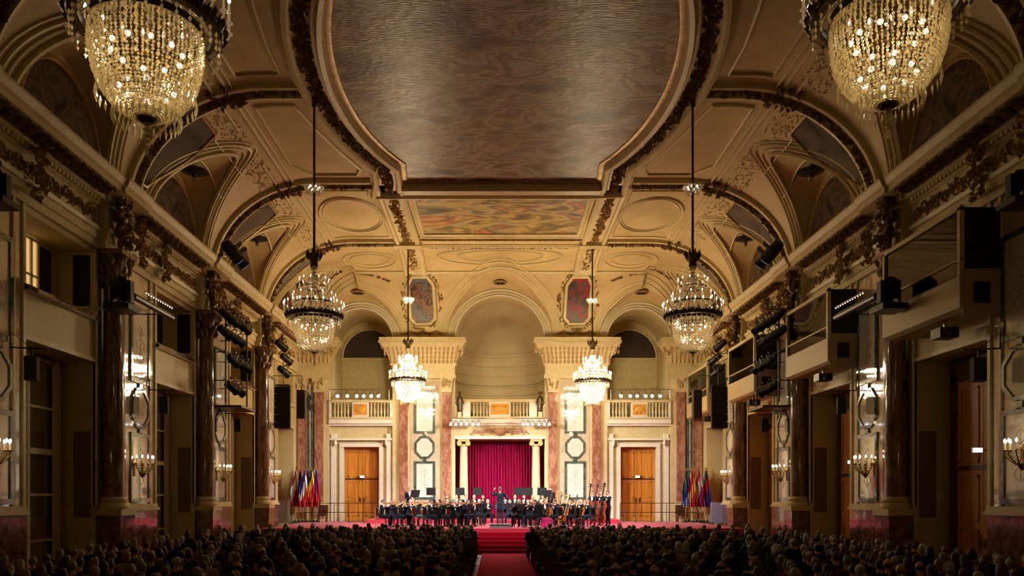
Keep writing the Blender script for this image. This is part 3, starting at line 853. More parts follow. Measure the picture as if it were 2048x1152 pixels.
for i in range(2, len(CS)):
    c = CS[i]; yc = c+4.65
    o = thing(f'door_{nd}', None, None, (11.2, yc, FL), rz=-PI/2, kind='structure'); nd += 1
    leafdoor(o, 1.05, 5.0, WOOD)
    b = MB(); b.box(-1.33,-1.05,-.05,.08,0,5.2); b.box(1.05,1.33,-.05,.08,0,5.2); b.box(-1.33,1.33,-.05,.08,5.0,5.55); b.build('door_frame', WOODD, o)
    o = thing(f'window_{i-1}', None, None, (-11.2, yc, FL), rz=PI/2, kind='structure')
    b = MB(); b.box(-1.3,1.3,.02,.08,.2,5.5); b.build('glass', MIRR, o)
    b = MB()
    for x in (-1.32,-.06,1.2): b.box(x, x+.12, -.05, .03, 0, 5.58)
    for z in (0, 1.1, 2.2, 3.2, 4.3, 5.44): b.box(-1.3,1.3,-.04,.03,z,z+(.14 if z in (0,3.2) else .06))
    b.build('window_frame', STUC, o)
    for q in (-1, 1):
        b = MB(); b.grid([[(q*(1.28-.30*j/10), -.07-.03*math.cos(j*2.1), z) for j in range(11)] for z in (.1, 5.4)]); b.build('curtain', CURT, o)
for i in range(2, len(CS)):
    c = CS[i]; ye = min(c+BAY-.5, D)
    for s in (-1, 1):
        sd = ('left', 'right')[s > 0]
        if i < 5 :
            m = MB(); m.box(*sorted((s*(W+.06), s*(W+.48))), ye-.02, ye, 1.76, 3.93)
            m.build(f'wall_{sd}_recess_panel', GREYB, kind='structure')
    # upper openings on the left: dark doors, post, lit window in the nearest one
    if i < 5:
        m = MB()
        m.box(-W-.5, -W-.08, ye-.02, ye, 7.1, 8.38); m.box(-11.3, -11.26, ye-.85, ye-.35, 7.1, 8.35)
        m.build('wall_left_dark_opening', DARKV, kind='structure')
        m = MB(); m.box(-11.28, -11.24, c+4.3, c+5.15, 7.0, 8.4); o = m.build(f'window_{i+4}', LITW if i == 2 else GLASS, kind='structure')
        m = MB()
        for q in range(4): yy = c+4.3+q*.85/3; m.box(-11.24,-11.2,yy-.035,yy+.035,7.0,8.4)
        for zz in (7.0, 7.5, 8.35): m.box(-11.24,-11.2,c+4.3,c+5.15,zz,zz+.05)
        m.build(f'window_{i+4}_frame', STUC, kind='structure')
        m = MB(); m.box(-W-.1, -W+.16, c+3.1, ye+.08, 6.74, 6.84); m.build('window_sill', DADOM, kind='structure')
ORDN = ('nearest the viewer', 'second from the viewer', 'third from the viewer', 'nearest the stage')
# interpreter booths on the right wall
for i in range(2, len(CS)):
    c = CS[i]; y0 = c+2.7; y1 = c+6.05
    if i == 5: y1 = D-.35
    o = thing('interpreter_booth', f"cream glazed interpreter booth jutting from the right wall, {ORDN[i-2]}", 'booth', (W, y0, 6.2))
    L = y1-y0; P = .92
    m = MB(); m.prism([(0,.05),(-P+.12,-.02),(-P,.05),(-P,.72),(-P+.08,.76),(0,.76)], lambda a, b: (a, 0, b), lambda a, b: (a, L, b)); m.build('parapet', PLAST, o)
    m = MB(); m.box(-P+.06, -.02, -.02, 0, -.16, .86); m.build('end_panel', mat('booth_end_panel_%d' % i, (.40,.30,.17), .6), o)
    m = MB(); m.box(-P+.28, -.3, -.04, -.02, .14, .58); m.build('dark_hatch', BLACKM, o)
    m = MB(); m.box(-P+.05, -P+.07, .06, L-.06, .76, 2.1); m.build('window_pane', CLEAR, o)
    m = MB(); m.box(-P, -P+.1, 0, .1, .72, 2.15); m.box(-P, -P+.1, L-.1, L, .72, 2.15); m.box(-P+.02, -P+.08, 0, L, 1.05, 1.09); m.box(-P, -P+.1, 0, L, 2.1, 2.2); m.build('window_frame', STUC, o)
    m = MB(); m.box(-P+.1, -.02, .0, .03, .86, 2.15); m.build('black_curtain', BLACKM, o)
    m = MB(); m.box(-P+.12, .55, .05, L-.05, .72, .76); m.box(.5,.55,.05,L-.05,.76,2.1); m.build('interior', mat('booth_interior_%d' % i, (.30,.25,.12), .7), o)
    o = thing('projector', f"black projector hung under the interpreter booth {ORDN[i-2]}", 'projector', (W-.55, y0+1.2, 6.03))
    m = MB(); m.box(-.22,.2,-.2,.2,-.2,.02); m.build('housing', BLACK, o)
    m = MB(); m.lathe([(.08,0),(.09,.08),(.06,.1)], (-.1,-.2,-.09), 12, rot=Matrix.Rotation(PI/2,3,'X')); m.build('lens', GLASS, o)
    m = MB(); m.box(-.03,.03,-.03,.03,.02,.16); m.build('mount', STEEL, o)

# box loudspeakers on brackets
for i in (2, 3, 4):
    for s in (-1, 1):
        c = CS[i]; y = c+2.62+(.12 if s > 0 else 0)
        o = thing('box_loudspeaker', f"grey loudspeaker on a rod bracket by the {('left','right')[s>0]} wall, {('nearest the viewer','middle of three','nearest the stage')[i-2]}", 'loudspeaker', (s*(W-.5), y, 4.7), rz=-s*.25)
        m = MB(); m.box(-.12,.12,-.12,.12,0,.5); m.build('cabinet', SPKG, o)
        m = MB(); m.box(-.10,.10,-.135,-.12,.03,.47); m.build('grille', BLACKM, o)
        m = MB(); m.tube([(0,0,.5),(0,0,.68)], .02, 6); m.tube([(-s*.3,0,.68),(s*.42,0,.68)], .018, 6); m.tube([(s*.40,0,.68),(s*.40,0,1.0)], .015, 6); m.tube([(s*.40,0,1.0),(0,0,.68)], .006, 4); m.build('bracket', BLACK, o)

# emergency lights
for x, y, z, nm, rz in ((-7.13, D+.42, 3.3, 'across the left stage door', 0), (7.13, D+.42, 3.3, 'across the right stage door', 0), (10.9, CS[2]+4.45, 3.36, 'by the nearest wooden door on the right', 0), (10.9, CS[3]+4.35, 3.36, 'by the middle wooden door on the right', 0), (10.9, CS[4]+4.3, 3.36, 'by the farthest wooden door on the right', 0)):
    o = thing('emergency_light', f'small glowing white emergency light {nm}', 'emergency light', (x, y, z), rz)
    m = MB(); m.box(-.12,.12,-.02,.03,-.06,.06); m.build('housing', STEEL, o)
    m = MB(); m.box(-.1,.1,-.035,-.02,-.045,.045); m.build('lit_face', SIGN, o)
    m = MB(); m.tube([(0,.03,0),(0,.16,0)] if abs(x) < 9 else [(.1,0,0),(.36,0,0)], .012, 5); m.build('arm', STEEL, o)

# ---------------------------------------------------------------- lamps
def lampset(o, body, lens):
    R = Matrix.Rotation(PI/2, 3, 'X')
    m = MB(); m.lathe([(.05,-.2),(.09,-.17),(.10,-.05),(.10,.16),(.115,.17),(.115,.21),(.10,.21)], (0,0,0), 14, rot=R); m.build('lamp_body', body, o, smooth=40)
    m = MB(); m.lathe([(.001,.216),(.10,.216)], (0,0,0), 14, cap=False, rot=R); m.build('lens', lens, o)
    m = MB(); m.tube([(-.13,0,0),(-.13,0,.16),(0,0,.2),(.13,0,.16),(.13,0,0)], .014, 5); m.tube([(0,0,.2),(0,0,.27)], .02, 5); m.build('yoke', BLACK, o)
TH = {}
def lamp(kind, body, lens, loc, rx, rz, label, group, sc_=1):
    key = (body.name, lens.name)
    if key not in TH:
        o = thing(kind, label, 'spotlight', loc, rz, group); lampset(o, body, lens); TH[key] = o
        o.rotation_euler = (rx, 0, rz); o.scale = (sc_,)*3
    else:
        o = dup(TH[key], loc, rz, label, group, scale=(sc_,)*3); o.name = kind
        o.rotation_euler = (rx, 0, rz)
    return o
NTH = ('first','second','third','fourth','fifth','sixth')
for s in (-1, 1):
    sd = ('left','right')[s>0]
    pxs = [675, 695, 713, 727, 743, 758] if s < 0 else [1240, 1259, 1274, 1289, 1303, 1318]
    for j, px in enumerate(pxs):
        x = PX(px, 40.6)
        lamp('stage_spotlight', SILVER, LENS, (x, 40.6, 7.42), .45, random.uniform(-.3,.3), f'white stage spotlight above the {sd} balcony rail, {NTH[j]} from the left', f'white spotlights above the {sd} balcony', .8)
    o = thing('lighting_bar', f'thin pipe carrying white spotlights above the {sd} balcony rail', 'lighting bar', (s*7.13, 40.6, 7.7))
    m = MB(); m.tube([(-1.55,0,0),(1.55,0,0)], .022, 6); m.build('pipe', STEEL, o)
    for q in (-1,1): m = MB(); m.tube([(q*1.5,0,0),(q*1.5,.0,-.5),(q*1.5,.25,-.5)], .018, 5); m.build('bracket', STEEL, o)
    pxs = [902, 912, 923, 934, 946, 957] if s < 0 else [1046, 1056, 1066, 1078, 1088, 1099]
    for j, px in enumerate(pxs):
        x = PX(px, 40.35)
        lamp('stage_spotlight', SILVER, LENS, (x, 40.35, 5.98), .6, random.uniform(-.25,.25), f'white stage spotlight under the middle balcony, {NTH[j]} of the {sd} six', f'white spotlights under the {sd} half of the middle balcony', .7)
    o = thing('lighting_bar', f'thin pipe of white spotlights under the {sd} half of the middle balcony', 'lighting bar', (s*1.62, 40.35, 6.22))
    m = MB(); m.tube([(-.9,0,0),(.9,0,0)], .02, 6); m.tube([(-.9,0,0),(-.9,.3,0)], .016, 5); m.tube([(.9,0,0),(.9,.3,0)], .016, 5); m.build('pipe', STEEL, o)
# side lighting towers
for s in (-1, 1):
    sd = ('left','right')[s>0]
    o = thing('lighting_tower', f'black pipe lighting frame hung on the {sd} wall beside the middle column', 'lighting frame', (s*9.5, 28.2, 5.5))
    m = MB()
    for z in (.75, 1.72, 2.5, 3.1): m.tube([(-s*.1,-1.2,z),(-s*.1,1.4,z)], .025, 6); m.tube([(-s*.1,-.9,z),(s*.85,-.9,z)], .02, 5); m.tube([(-s*.1,1.2,z),(s*.85,1.2,z)], .02, 5)
    for y in (-1.0, 1.3): m.tube([(-s*.1,y,0),(-s*.1,y,3.3)], .03, 6)
    m.build('pipe_frame', BLACK, o)
    m = MB(); m.box(*sorted((-s*.25, s*.8)), .2, 1.9, -.05, .03); m.build('platform', WOODD, o)
    for t, (z, ysl) in enumerate(((8.42, (27.1,27.75,28.4,29.05)), (7.82, (26.9,27.6,28.3)), (7.0, (27.7,28.4,29.1)), (6.05, (27.6,28.3)))):
        for j, y in enumerate(ysl):
            lamp('stage_lamp', BLACK, LENSD, (s*9.35, y, z), .5, PI + s*(.5+random.uniform(-.15,.15)), f"black stage lamp on the {sd} wall frame, {('top','second','third','lowest')[t]} tier, {NTH[j]} from the viewer", f'black stage lamps on the {sd} lighting frame', 1.35)
    for j, (y, z) in enumerate(((34.2, 8.75), (35.0, 8.3), (34.6, 7.7))):
        lamp('stage_lamp', BLACK, LENSD, (s*9.4, y, z), .5, PI + s*.6, f"black stage lamp above the {sd} hanging loudspeaker array, {('top','middle','lowest')[j]} of three", f'black lamps above the {sd} loudspeaker array', 1.5)
    for j, y in enumerate((27.6, 28.2)):
        lamp('cornice_lamp', BLACK, LENSD, (s*9.35, y, 10.75), .75, PI + s*.7, f"black lamp standing on the {sd} cornice, {('nearer','farther')[j]} of the pair", f'pair of black lamps on the {sd} cornice', 2.0)
    # big followspot on a plate near each near column
    for y, z, nm in ((19.0, 7.0, 'by the nearest column'), (14.75, 7.9, 'at the photo edge')):
        o = thing('moving_head_light', f'large black moving head light high on the {sd} wall {nm}', 'moving head light', (s*(9.1 if y > 16 else 9.4), y, z)); o.scale = (1,1,1) if y > 16 else (.8,.8,.8)
        m = MB(); m.box(-.30,.30,-.34,.34,-.32,-.18); m.lathe([(.2,-.18),(.2,-.12)], n=16); m.build('base', BLACK, o)
        for q in (-.205,.205): m = MB(); m.box(q-.035,q+.035,-.1,.1,-.12,.4); m.build('yoke_arm', BLACK, o)
        m = MB(); m.lathe([(.1,-.25),(.17,-.2),(.17,.15),(.15,.3)], (0,0,.25), 18, rot=Matrix.Rotation(-2.2,3,'X')); m.build('head', BLACKM, o, smooth=40)
        m = MB(); m.lathe([(.001,.305),(.13,.305)], (0,0,.25), 18, cap=False, rot=Matrix.Rotation(-2.2,3,'X')); m.build('lens', GLASS, o)
        m = MB(); m.tube([(0,0,-.25),(s*1.08,.0,-.25)], .035, 6); m.build('wall_arm', STEEL, o)
    o = thing('tube_light_bar', f'black tubular light bar beside the {sd} moving head light', 'light bar', (s*9.3, 21.2, 7.3))
    m = MB(); m.tube([(0,-1.2,.0),(0,1.2,0)], .09, 10); m.build('tube', BLACK, o)
    for y in (-.8,.8): m = MB(); m.tube([(0,y,0),(s*.9,y,.0)], .02, 5); m.build('bracket', BLACK, o)
    o = thing('lamp_string', f'row of small lit bulbs above the {sd} tubular light bar', 'light string', (s*9.35, 21.7, 7.62))
    m = MB(); m.tube([(0,-.9,0),(0,.9,0)], .02, 6); m.tube([(0,0,0),(s*.8,0,0)], .015, 5); m.build('rail', STEEL, o)
    for j in range(12):
        m = MB(); m.ell((0,-.82+j*.15,-.035), .013, 6, 4); m.build('bulb', BULB, o)
    # hanging line array and its side cabinet
    o = thing('line_array_loudspeaker', f'tall black hanging loudspeaker array before the {sd} end of the stage', 'loudspeaker', (s*9.35, 34.4, 5.2))
    for j in range(6):
        m = MB(); z = .28*j + (.02*j); m.prism([(-.34,z),(.34,z),(.34,z+.27),(-.34,z+.27)], lambda a, b: (a, -.22-.03*(5-j)*.3, b), lambda a, b: (a*.75, .25, b)); m.build('cabinet', BLACKM, o)
    m = MB(); m.box(-.3,.3,-.2,.25,1.82,1.87); m.tube([(0,0,1.87),(0,0,3.2),(s*1.0,0,3.3)], .02, 5); m.build('rigging_frame', BLACK, o)
    o = thing('side_fill_loudspeaker', f'dark grey loudspeaker column hung beside the {sd} black array', 'loudspeaker', (s*(9.35-s*0)-s*.48*(1 if s<0 else 1)*0 + (.50 if s<0 else -.62), 35.6, 5.75))
    m = MB(); m.box(-.18,.18,-.2,.2,0,1.25); m.build('cabinet', SPKG, o)
    m = MB(); m.tube([(0,0,1.25),(0,0,1.9),(s*1.3,0,1.9)], .018, 5); m.build('hanger', BLACK, o)
    o = thing('wall_lantern', f'dark metal lantern on the green strip of the {sd} corner pier', 'lantern', (s*9.68, D-.3, 6.9))
    m = MB(); m.lathe([(.03,-.25),(.12,-.1),(.2,.1),(.2,.3),(.1,.42),(.03,.55)], n=12); m.build('lantern_body', mat('oxidised_bronze_%s' % sd, (.05,.06,.055), .4, .5), o, smooth=50)
    m = MB(); m.tube([(0,.05,-3.3),(0,.05,1.1)], .045, 8); m.ell((0,.05,-.9),(.09,.09,.05)); m.ell((0,.05,-2.3),(.09,.09,.05)); m.tube([(0,.05,.2),(0,.28,.2)],.03,6); m.build('pole', STEEL, o)

# ---------------------------------------------------------------- balconies
def balustrade(x0, x1, y, z, panels, label):
    c = (x0+x1)/2
    o = thing('balustrade', label, 'balustrade', (c, y, z)); x0 -= c; x1 -= c
    m = MB(); m.box(x0, x1, -.12, .1, .84, .98); m.build('hand_rail', STUC, o)
    m = MB(); m.box(x0, x1, -.12, .1, 0, .1); m.build('base_rail', STUC, o)
    for a, b, gold in panels:
        p = MB(); p.box(a, b, -.1, .08, .1, .84); po = p.build('pedestal_panel', WHITE, o)
        if gold:
            g = MB(); g.box(a+.08, b-.08, -.12, -.1, .2, .76); g.ell(((a+b)/2, -.13, .48), ((b-a)*.3,.04,.16), 12, 8)
            for q in range(16): leaf(g, (random.uniform(a+.1,b-.1), -.12, random.uniform(.28,.7)), (0,-1,0), (random.uniform(-1,1),0,random.uniform(-1,1)), .16, .1, .04)
            g.build('gilt_relief', mat('amber_gilt_relief', (.75,.36,.06), .4, .2), po)
    x = x0+.12
    bm_ = MB(); bm_.lathe([(.05,.1),(.05,.16),(.03,.2),(.06,.36),(.035,.6),(.03,.72),(.05,.78),(.05,.84)], n=8); me = bm_.mesh('baluster', STUC, smooth=50)
    while x < x1-.05:
        if not any(a-.08 < x < b+.08 for a, b, g in panels):
            b = bpy.data.objects.new('baluster', me); COL.objects.link(b); b.parent = o; b.location = (x*K, 0, 0)
        x += .17
for s in (-1, 1):
    balustrade(s*7.13-1.62, s*7.13+1.62, D-.0, 6.24, [(-.42,.42,True),(-1.62,-1.5,False),(1.5,1.62,False)], f"stone balustrade with gilt relief above the {('left','right')[s>0]} stage door")
balustrade(-2.3, 2.3, D-.02, 6.26, [(-.55,.55,True),(-1.9,-1.5,False),(1.5,1.9,False),(-2.3,-2.2,False),(2.2,2.3,False)], 'stone balustrade with amber relief above the red curtain')
for s in (-1, 1):
    o = thing('balcony_figure', f"small dark figure ornament standing at the {('left','right')[s>0]} end of the middle balustrade", 'statuette', (s*2.05, D-.25, 6.28))
    m = MB(); m.box(-.1,.1,-.06,.06,0,.3); m.build('plinth', STUC, o)
    m = MB(); m.lathe([(.09,.3),(.13,.5),(.1,.8),(.14,1.0),(.06,1.15)], n=10); m.ell((0,0,1.27),.09); m.tube([(-.1,0,1.02),(-.2,-.05,.75),(-.1,-.1,.6)], .035, 6); m.tube([(.1,0,1.02),(.2,-.05,.75),(.1,-.1,.6)], .035, 6); m.build('figure', BRONZE, o, smooth=60)
# middle curtains
def drape(x0, x1, y, z0, z1, label, n=None):
    o = thing('stage_curtain', label, 'curtain', ((x0+x1)/2, y, z0)); w = x1-x0; n = n or int(w/.025)
    m = MB(); m.grid([[(-w/2 + w*j/n, .07*math.sin(j*1.05)+.03*math.sin(j*.37+i), (z1-z0)*i/6) for j in range(n+1)] for i in range(7)]); m.build('cloth', VELV, o, smooth=80)
    m = MB(); m.tube([(-w/2,0,z1-z0+.04),(w/2,0,z1-z0+.04)], .03, 6); m.build('rail', BRASS, o)
drape(-1.68, 1.68, D+1.0, ST, 5.18, 'wide crimson velvet curtain closing the middle portal behind the orchestra')
for s in (-1, 1): drape(*sorted((s*2.04, s*2.32)), D+.75, ST, 5.1, f"narrow crimson curtain strip {('left','right')[s>0]} of the columned portal")

# ---------------------------------------------------------------- stage, stairs, runner
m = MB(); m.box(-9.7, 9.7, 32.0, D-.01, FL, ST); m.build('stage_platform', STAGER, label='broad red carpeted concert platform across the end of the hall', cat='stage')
m = MB(); m.box(-6.2, 5.6, 37.6, 39.7, ST, ST+.2); m.build('orchestra_riser', STAGER, label='low red riser under the back rows of the orchestra', cat='riser')
o = thing('stage_stairs', 'red carpeted steps leading from the aisle up to the stage', 'stairs', (.08, 32, FL))
for j in range(5):
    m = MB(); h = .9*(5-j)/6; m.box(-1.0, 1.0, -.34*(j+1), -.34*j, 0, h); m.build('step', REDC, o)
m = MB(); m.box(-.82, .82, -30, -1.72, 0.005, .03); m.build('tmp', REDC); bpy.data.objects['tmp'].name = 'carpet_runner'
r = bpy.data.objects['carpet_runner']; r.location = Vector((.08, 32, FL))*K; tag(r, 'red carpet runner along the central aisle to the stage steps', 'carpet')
for s in (-1, 1):
    a, b = ((-9.6, -6.0) if s < 0 else (5.9, 9.7))
    o = thing('stage_railing', f"thin black metal railing at the {('left','right')[s>0]} back of the stage", 'railing', (a, 39.3, ST)); L = b-a
    for j in range(6):
        m = MB(); m.tube([(L*j/5,0,0),(L*j/5,0,.95)], .018, 5); m.build('post', BLACK, o)
    for z in (.95, .5):
        m = MB(); m.tube([(0,0,z),(L,0,z)], .016, 5); m.build('rail', BLACK, o)
m = MB(); m.box(-.25,.25,-.2,.2,0,1.05); m.box(-.28,.28,-.22,.22,1.05,1.1); m.build('equipment_cabinet', GREYB, label='taupe equipment cabinet at the left end of the stage by the wall', cat='cabinet'); bpy.data.objects['equipment_cabinet'].location = Vector((PX(567,39), 39, ST))*K
o = thing('display_screen', 'grey-blue standing display panel at the right end of the stage beside the flags', 'display panel', (PX(1433,37.5), 37.5, ST))
m = MB(); m.box(-.27,.27,-.04,.04,.05,1.0); m.build('panel', BLUEP, o)
m = MB(); m.box(-.27,-.2,-.2,.2,0,.05); m.box(.2,.27,-.2,.2,0,.05); m.build('foot', BLACK, o)
for px, nm in ((645,'left'), (1362,'right')):
    o = thing('stacked_seat', f'dark upholstered armchair beside the flags on the {nm} of the stage', 'armchair', (PX(px,39.9), 39.9, ST))
    m = MB(); m.box(-.24,.24,-.22,.2,.3,.42); m.build('seat', WOODD, o)
    m = MB(); m.box(-.24,.24,.14,.22,.42,.85); m.build('backrest', WOODD, o)
    for a in (-.2,.2):
        for b in (-.18,.16): m = MB(); m.box(a-.025,a+.025,b-.025,b+.025,0,.3); m.build('leg', WOODD, o)

# flags
def fm(c): return mat('flag_cloth_%02d%02d%02d' % tuple(int(v*99) for v in c), c, .7)
FC = {'r': fm((.50,.01,.02)), 'w': fm((.7,.68,.66)), 'b': fm((.02,.03,.28)), 'y': fm((.75,.42,.02)), 'k': fm((.02,.02,.02)), 'g': fm((.02,.16,.07)), 'm': fm((.32,.01,.12)), 'l': fm((.16,.28,.60)), 'o': fm((.72,.16,.02))}
CN = dict(r='red', w='white', b='blue', y='yellow', k='black', g='green', m='maroon', l='light blue', o='orange')
def flag(x, y, seq, lean, label):
    o = thing('flag', label, 'flag', (x, y, ST), group=None)
    top = 2.62
    m = MB(); m.tube([(0,0,.06),(lean*.4,0,top)], .018, 6); m.build('pole', BRASS, o)
    m = MB(); m.lathe([(.02,top),(.035,top+.03),(.0,top+.14)], (lean*.4,0,0), 8); m.build('finial', BRASS, o)
    m = MB(); m.lathe([(.16,0),(.16,.03),(.05,.06),(.03,.12)], n=14); m.build('base', BLACK, o)
    m = MB(); cols = list(dict.fromkeys(seq)); n = len(seq); rows = []
    NN = 22
    for i in range(NN+1):
        t = i/NN; z = top-.05 - 1.75*t
        hw = .03 + .17*math.sin(min(1, t*1.25)*PI/2)
        rows.append([(lean*.4*(z/top) + (j/12-.5)*2*hw + .02*math.sin(t*9+j), -.03 - .06*math.sin(j*1.9+t*3) - .05*t, z - (.18*abs(j/12-.5) if i == NN else 0)) for j in range(13)])
    for i in range(NN):
        for j in range(12):
            u = (j/12*.45 + i/NN*.75)      # stripes hang diagonally in the folds
            m.cm = cols.index(seq[min(n-1, int(u*n))])
            m.add([rows[i][j], rows[i][j+1], rows[i+1][j+1], rows[i+1][j]], [(0,1,2,3)])
    m.build('flag_cloth', [FC[c] for c in cols], o, smooth=70)
FLG = {-1: [(590,39.6,'rwr'),(597,39.9,'mkr'),(605,39.4,'rbwr'),(613,39.8,'mbl'),(619,39.5,'kyr'),(627,39.9,'wgk'),(633,39.6,'rbmr')],
        1: [(1371,39.6,'kgbl'),(1378,39.9,'gwoy'),(1386,39.4,'oryr'),(1393,39.8,'rymr'),(1401,39.5,'rwm'),(1408,39.9,'lwlb'),(1414,39.6,'krb')]}
for s in (-1, 1):
    for j, (px, y, seq) in enumerate(FLG[s]):
        cs = [CN[c] for c in dict.fromkeys(seq)]
        flag(PX(px, y), y, seq, random.uniform(-.3,.3), f"furled {' '.join(cs)} flag, {('first','second','third','fourth','fifth','sixth','seventh')[j]} from left in {('left','right')[s>0]} flag group")

# ---------------------------------------------------------------- chandeliers
def bead_strand(m, pts, r, n):
    P = [Vector(p) for p in pts]; Ls = [0]
    for a, b in zip(P, P[1:]): Ls.append(Ls[-1]+(b-a).length)
    for k in range(n):
        d = Ls[-1]*(k+.5)/n; i = 0
        while i < len(Ls)-2 and Ls[i+1] < d: i += 1
        p = P[i].lerp(P[i+1], (d-Ls[i])/max(1e-6, Ls[i+1]-Ls[i]))
        m.octa(p + Vector((random.uniform(-1,1), random.uniform(-1,1), 0))*r*.4, r*random.uniform(.75,1.3), r*random.uniform(1,1.6))
def chandelier(loc, bulb, label, nb=70):
    o = thing('chandelier', label, 'chandelier', loc, group='crystal chandeliers'); zt = H-loc[2]
    cp_ = lambda r, a, z: (r*math.cos(a), r*math.sin(a), z)
    m = MB(); m.tube([(0,0,2.7),(0,0,zt)], .035, 8); m.lathe([(.02,zt-.3),(.16,zt-.12),(.2,zt)], n=14); m.build('suspension_rod', BRONZE, o, smooth=40)
    m = MB()
    for j in range(3): [m.octa(cp_(.16+.05*j, a*PI/8, 4.55+.07*j), .035, .06) for a in range(16)]
    kt = m.build('crystal_collar', CRYS, o)
    m = MB(); [m.ell(cp_(.15, a*PI/3, 4.7), .03, 6, 4) for a in range(6)]; m.build('collar_bulbs', bulb, kt)
    m = MB(); m.lathe([(.07,2.4),(.12,2.45),(.10,2.55),(.17,2.75),(.2,2.8),(.05,2.85)], n=14)
    for a in range(8): leaf(m, cp_(.17, a*PI/4, 2.78), cp_(1,a*PI/4,0), (0,0,1), .3, .14, .08)
    m.build('crown', BRONZE, o, smooth=40)
    m = MB()
    for j in range(5): [m.octa(cp_(.07+.035*math.sin(j*1.3+1), a*PI/5, 1.98+.1*j), .028, .05) for a in range(10)]
    for a in range(22):
        an = a*2*PI/22
        bead_strand(m, [cp_(.10,an,2.2), cp_(.16,an,2.02), cp_(.36,an,1.88)], .02, 7)
        bead_strand(m, [cp_(.33,an,1.84), cp_(.30,an,1.65), cp_(.50,an,1.42)], .022, 8)
        bead_strand(m, [cp_(.48,an,1.40), cp_(.46,an,1.25), cp_(.66,an,1.08)], .022, 7)
    m.build('crystal_tent', CRYS, o)
    m = MB()
    for r, z, t in ((.38,1.86,.018),(.55,1.42,.028),(.72,1.06,.04)): m.tube([cp_(r, a*PI/16, z) for a in range(32)], t, 6, closed=True)
    m.lathe([(.70,.98),(.76,1.0),(.77,1.1),(.72,1.14),(.68,1.12),(.66,1.0),(.70,.98)], n=40, cap=False)
    m.lathe([(.54,.96),(.585,.94),(.585,1.02),(.54,1.02)], n=36, cap=False)
    for a in range(8): m.tube([cp_(.05,a*PI/4,1.9), cp_(.4,a*PI/4,1.3), cp_(.72,a*PI/4,1.06)], .012, 4)
    for a in range(48): leaf(m, cp_(.78, a*PI/24, 1.05+.03*(a%2)), cp_(1,a*PI/24,0), (0,0,1), .16, .09, .05)
    m.build('ring_frame', BRONZE, o, smooth=40)
    m = MB()
    PR = [(.555,.98),(.575,.86),(.57,.7),(.54,.52),(.47,.33),(.36,.18),(.22,.08),(.08,.03)]
    for a in range(nb): bead_strand(m, [cp_(r, a*2*PI/nb, z) for r, z in PR], .016, 34)
    for a in range(26): bead_strand(m, [cp_(r*.8, a*2*PI/26+.1, z+.03) for r, z in PR], .020, 13)
    for a in range(32):
        an = a*PI/16
        for q in range(3): m.octa(cp_(.74, an, .93-.07*q), .02, .035)
        m.octa(cp_(.5,an,.22), .018, .07); m.octa(cp_(.34,an,.02), .018, .08)
    for q in range(6): m.octa((0,0,-.02-.06*q), .05-.005*q, .05)
    m.build('crystal_bowl', CRYS, o)
    m = MB(); m.lathe([(.01,-.02),(.08,.0),(.1,.04),(.03,.1)], n=10); m.build('finial', BRONZE, o)
    m = MB()
    if nb < 50:  # extra bulbs added so the stage-end chandeliers blaze white
        for a in range(16):
            for r, z in ((.45,.8),(.42,.55),(.2,1.75),(.36,1.5),(.5,1.2),(.1,2.1)): m.ell(cp_(r, a*PI/8, z), .03, 6, 4)
    for a in range(10): m.ell(cp_(.36, a*PI/5, .74), .030, 6, 4)
    for a in range(8): m.ell(cp_(.27, a*PI/4+.2, .34), .030, 6, 4)
    m.build('inner_bulbs', bulb, o)
    # candles
    cm_ = MB(); cm_.tube([(-.13,0,-.04),(-.06,0,-.09),(0,0,-.03),(0,0,.0)], .012, 5); cm_.lathe([(.015,0),(.045,.02),(.03,.035),(.014,.035),(.014,.23)], n=8)
    bmm = MB(); bmm.lathe([(.006,.23),(.018,.255),(.013,.285),(.002,.31)], n=8)
    mc, mb_ = cm_.mesh('candle', IVORY), bmm.mesh('candle_bulb', bulb)
    for n_, r, z, ph in ((24,.84,1.13,0),(12,.60,1.45,.1),(12,.42,1.88,0)):
        for a in range(n_):
            c = bpy.data.objects.new('candle', mc); COL.objects.link(c); c.parent = o
            an = a*2*PI/n_+ph; c.location = Vector(cp_(r, an, z))*K; c.rotation_euler = (0,0,an); 
            if r < .8: c.scale = (.8,.8,.8)
            b = bpy.data.objects.new('candle_bulb', mb_); COL.objects.link(b); b.parent = c
    return o
ch = chandelier((-5.38, 22.7, 6.35), BULB, 'crystal chandelier on the left, hanging from the oval frame at middle distance')
dup(ch, (5.36, 22.7, 6.35), .1, 'crystal chandelier on the right, hanging from the oval frame at middle distance')
dup(ch, (-3.97, 8.55, 6.3), .2, 'largest-looking crystal chandelier cut off at the top left of the photo')
dup(ch, (3.90, 8.45, 6.4), .3, 'largest-looking crystal chandelier cut off at the top right of the photo')
ch2 = chandelier((-4.15, 35.9, 6.45), BULBW, 'brilliant white crystal chandelier before the left pier of the stage wall', 40)
dup(ch2, (4.12, 35.9, 6.4), .2, 'brilliant white crystal chandelier before the right pier of the stage wall')
LIGHTS = []
def lamp_light(x, y, z, e, col=(1,.74,.42), r=.07, parent=None):
    l = bpy.data.lights.new('chandelier_light', 'POINT'); l.energy = e; l.color = col; l.shadow_soft_size = r
    o = bpy.data.objects.new('chandelier_light', l); o.location = Vector((x, y, z))*K; COL.objects.link(o); return o

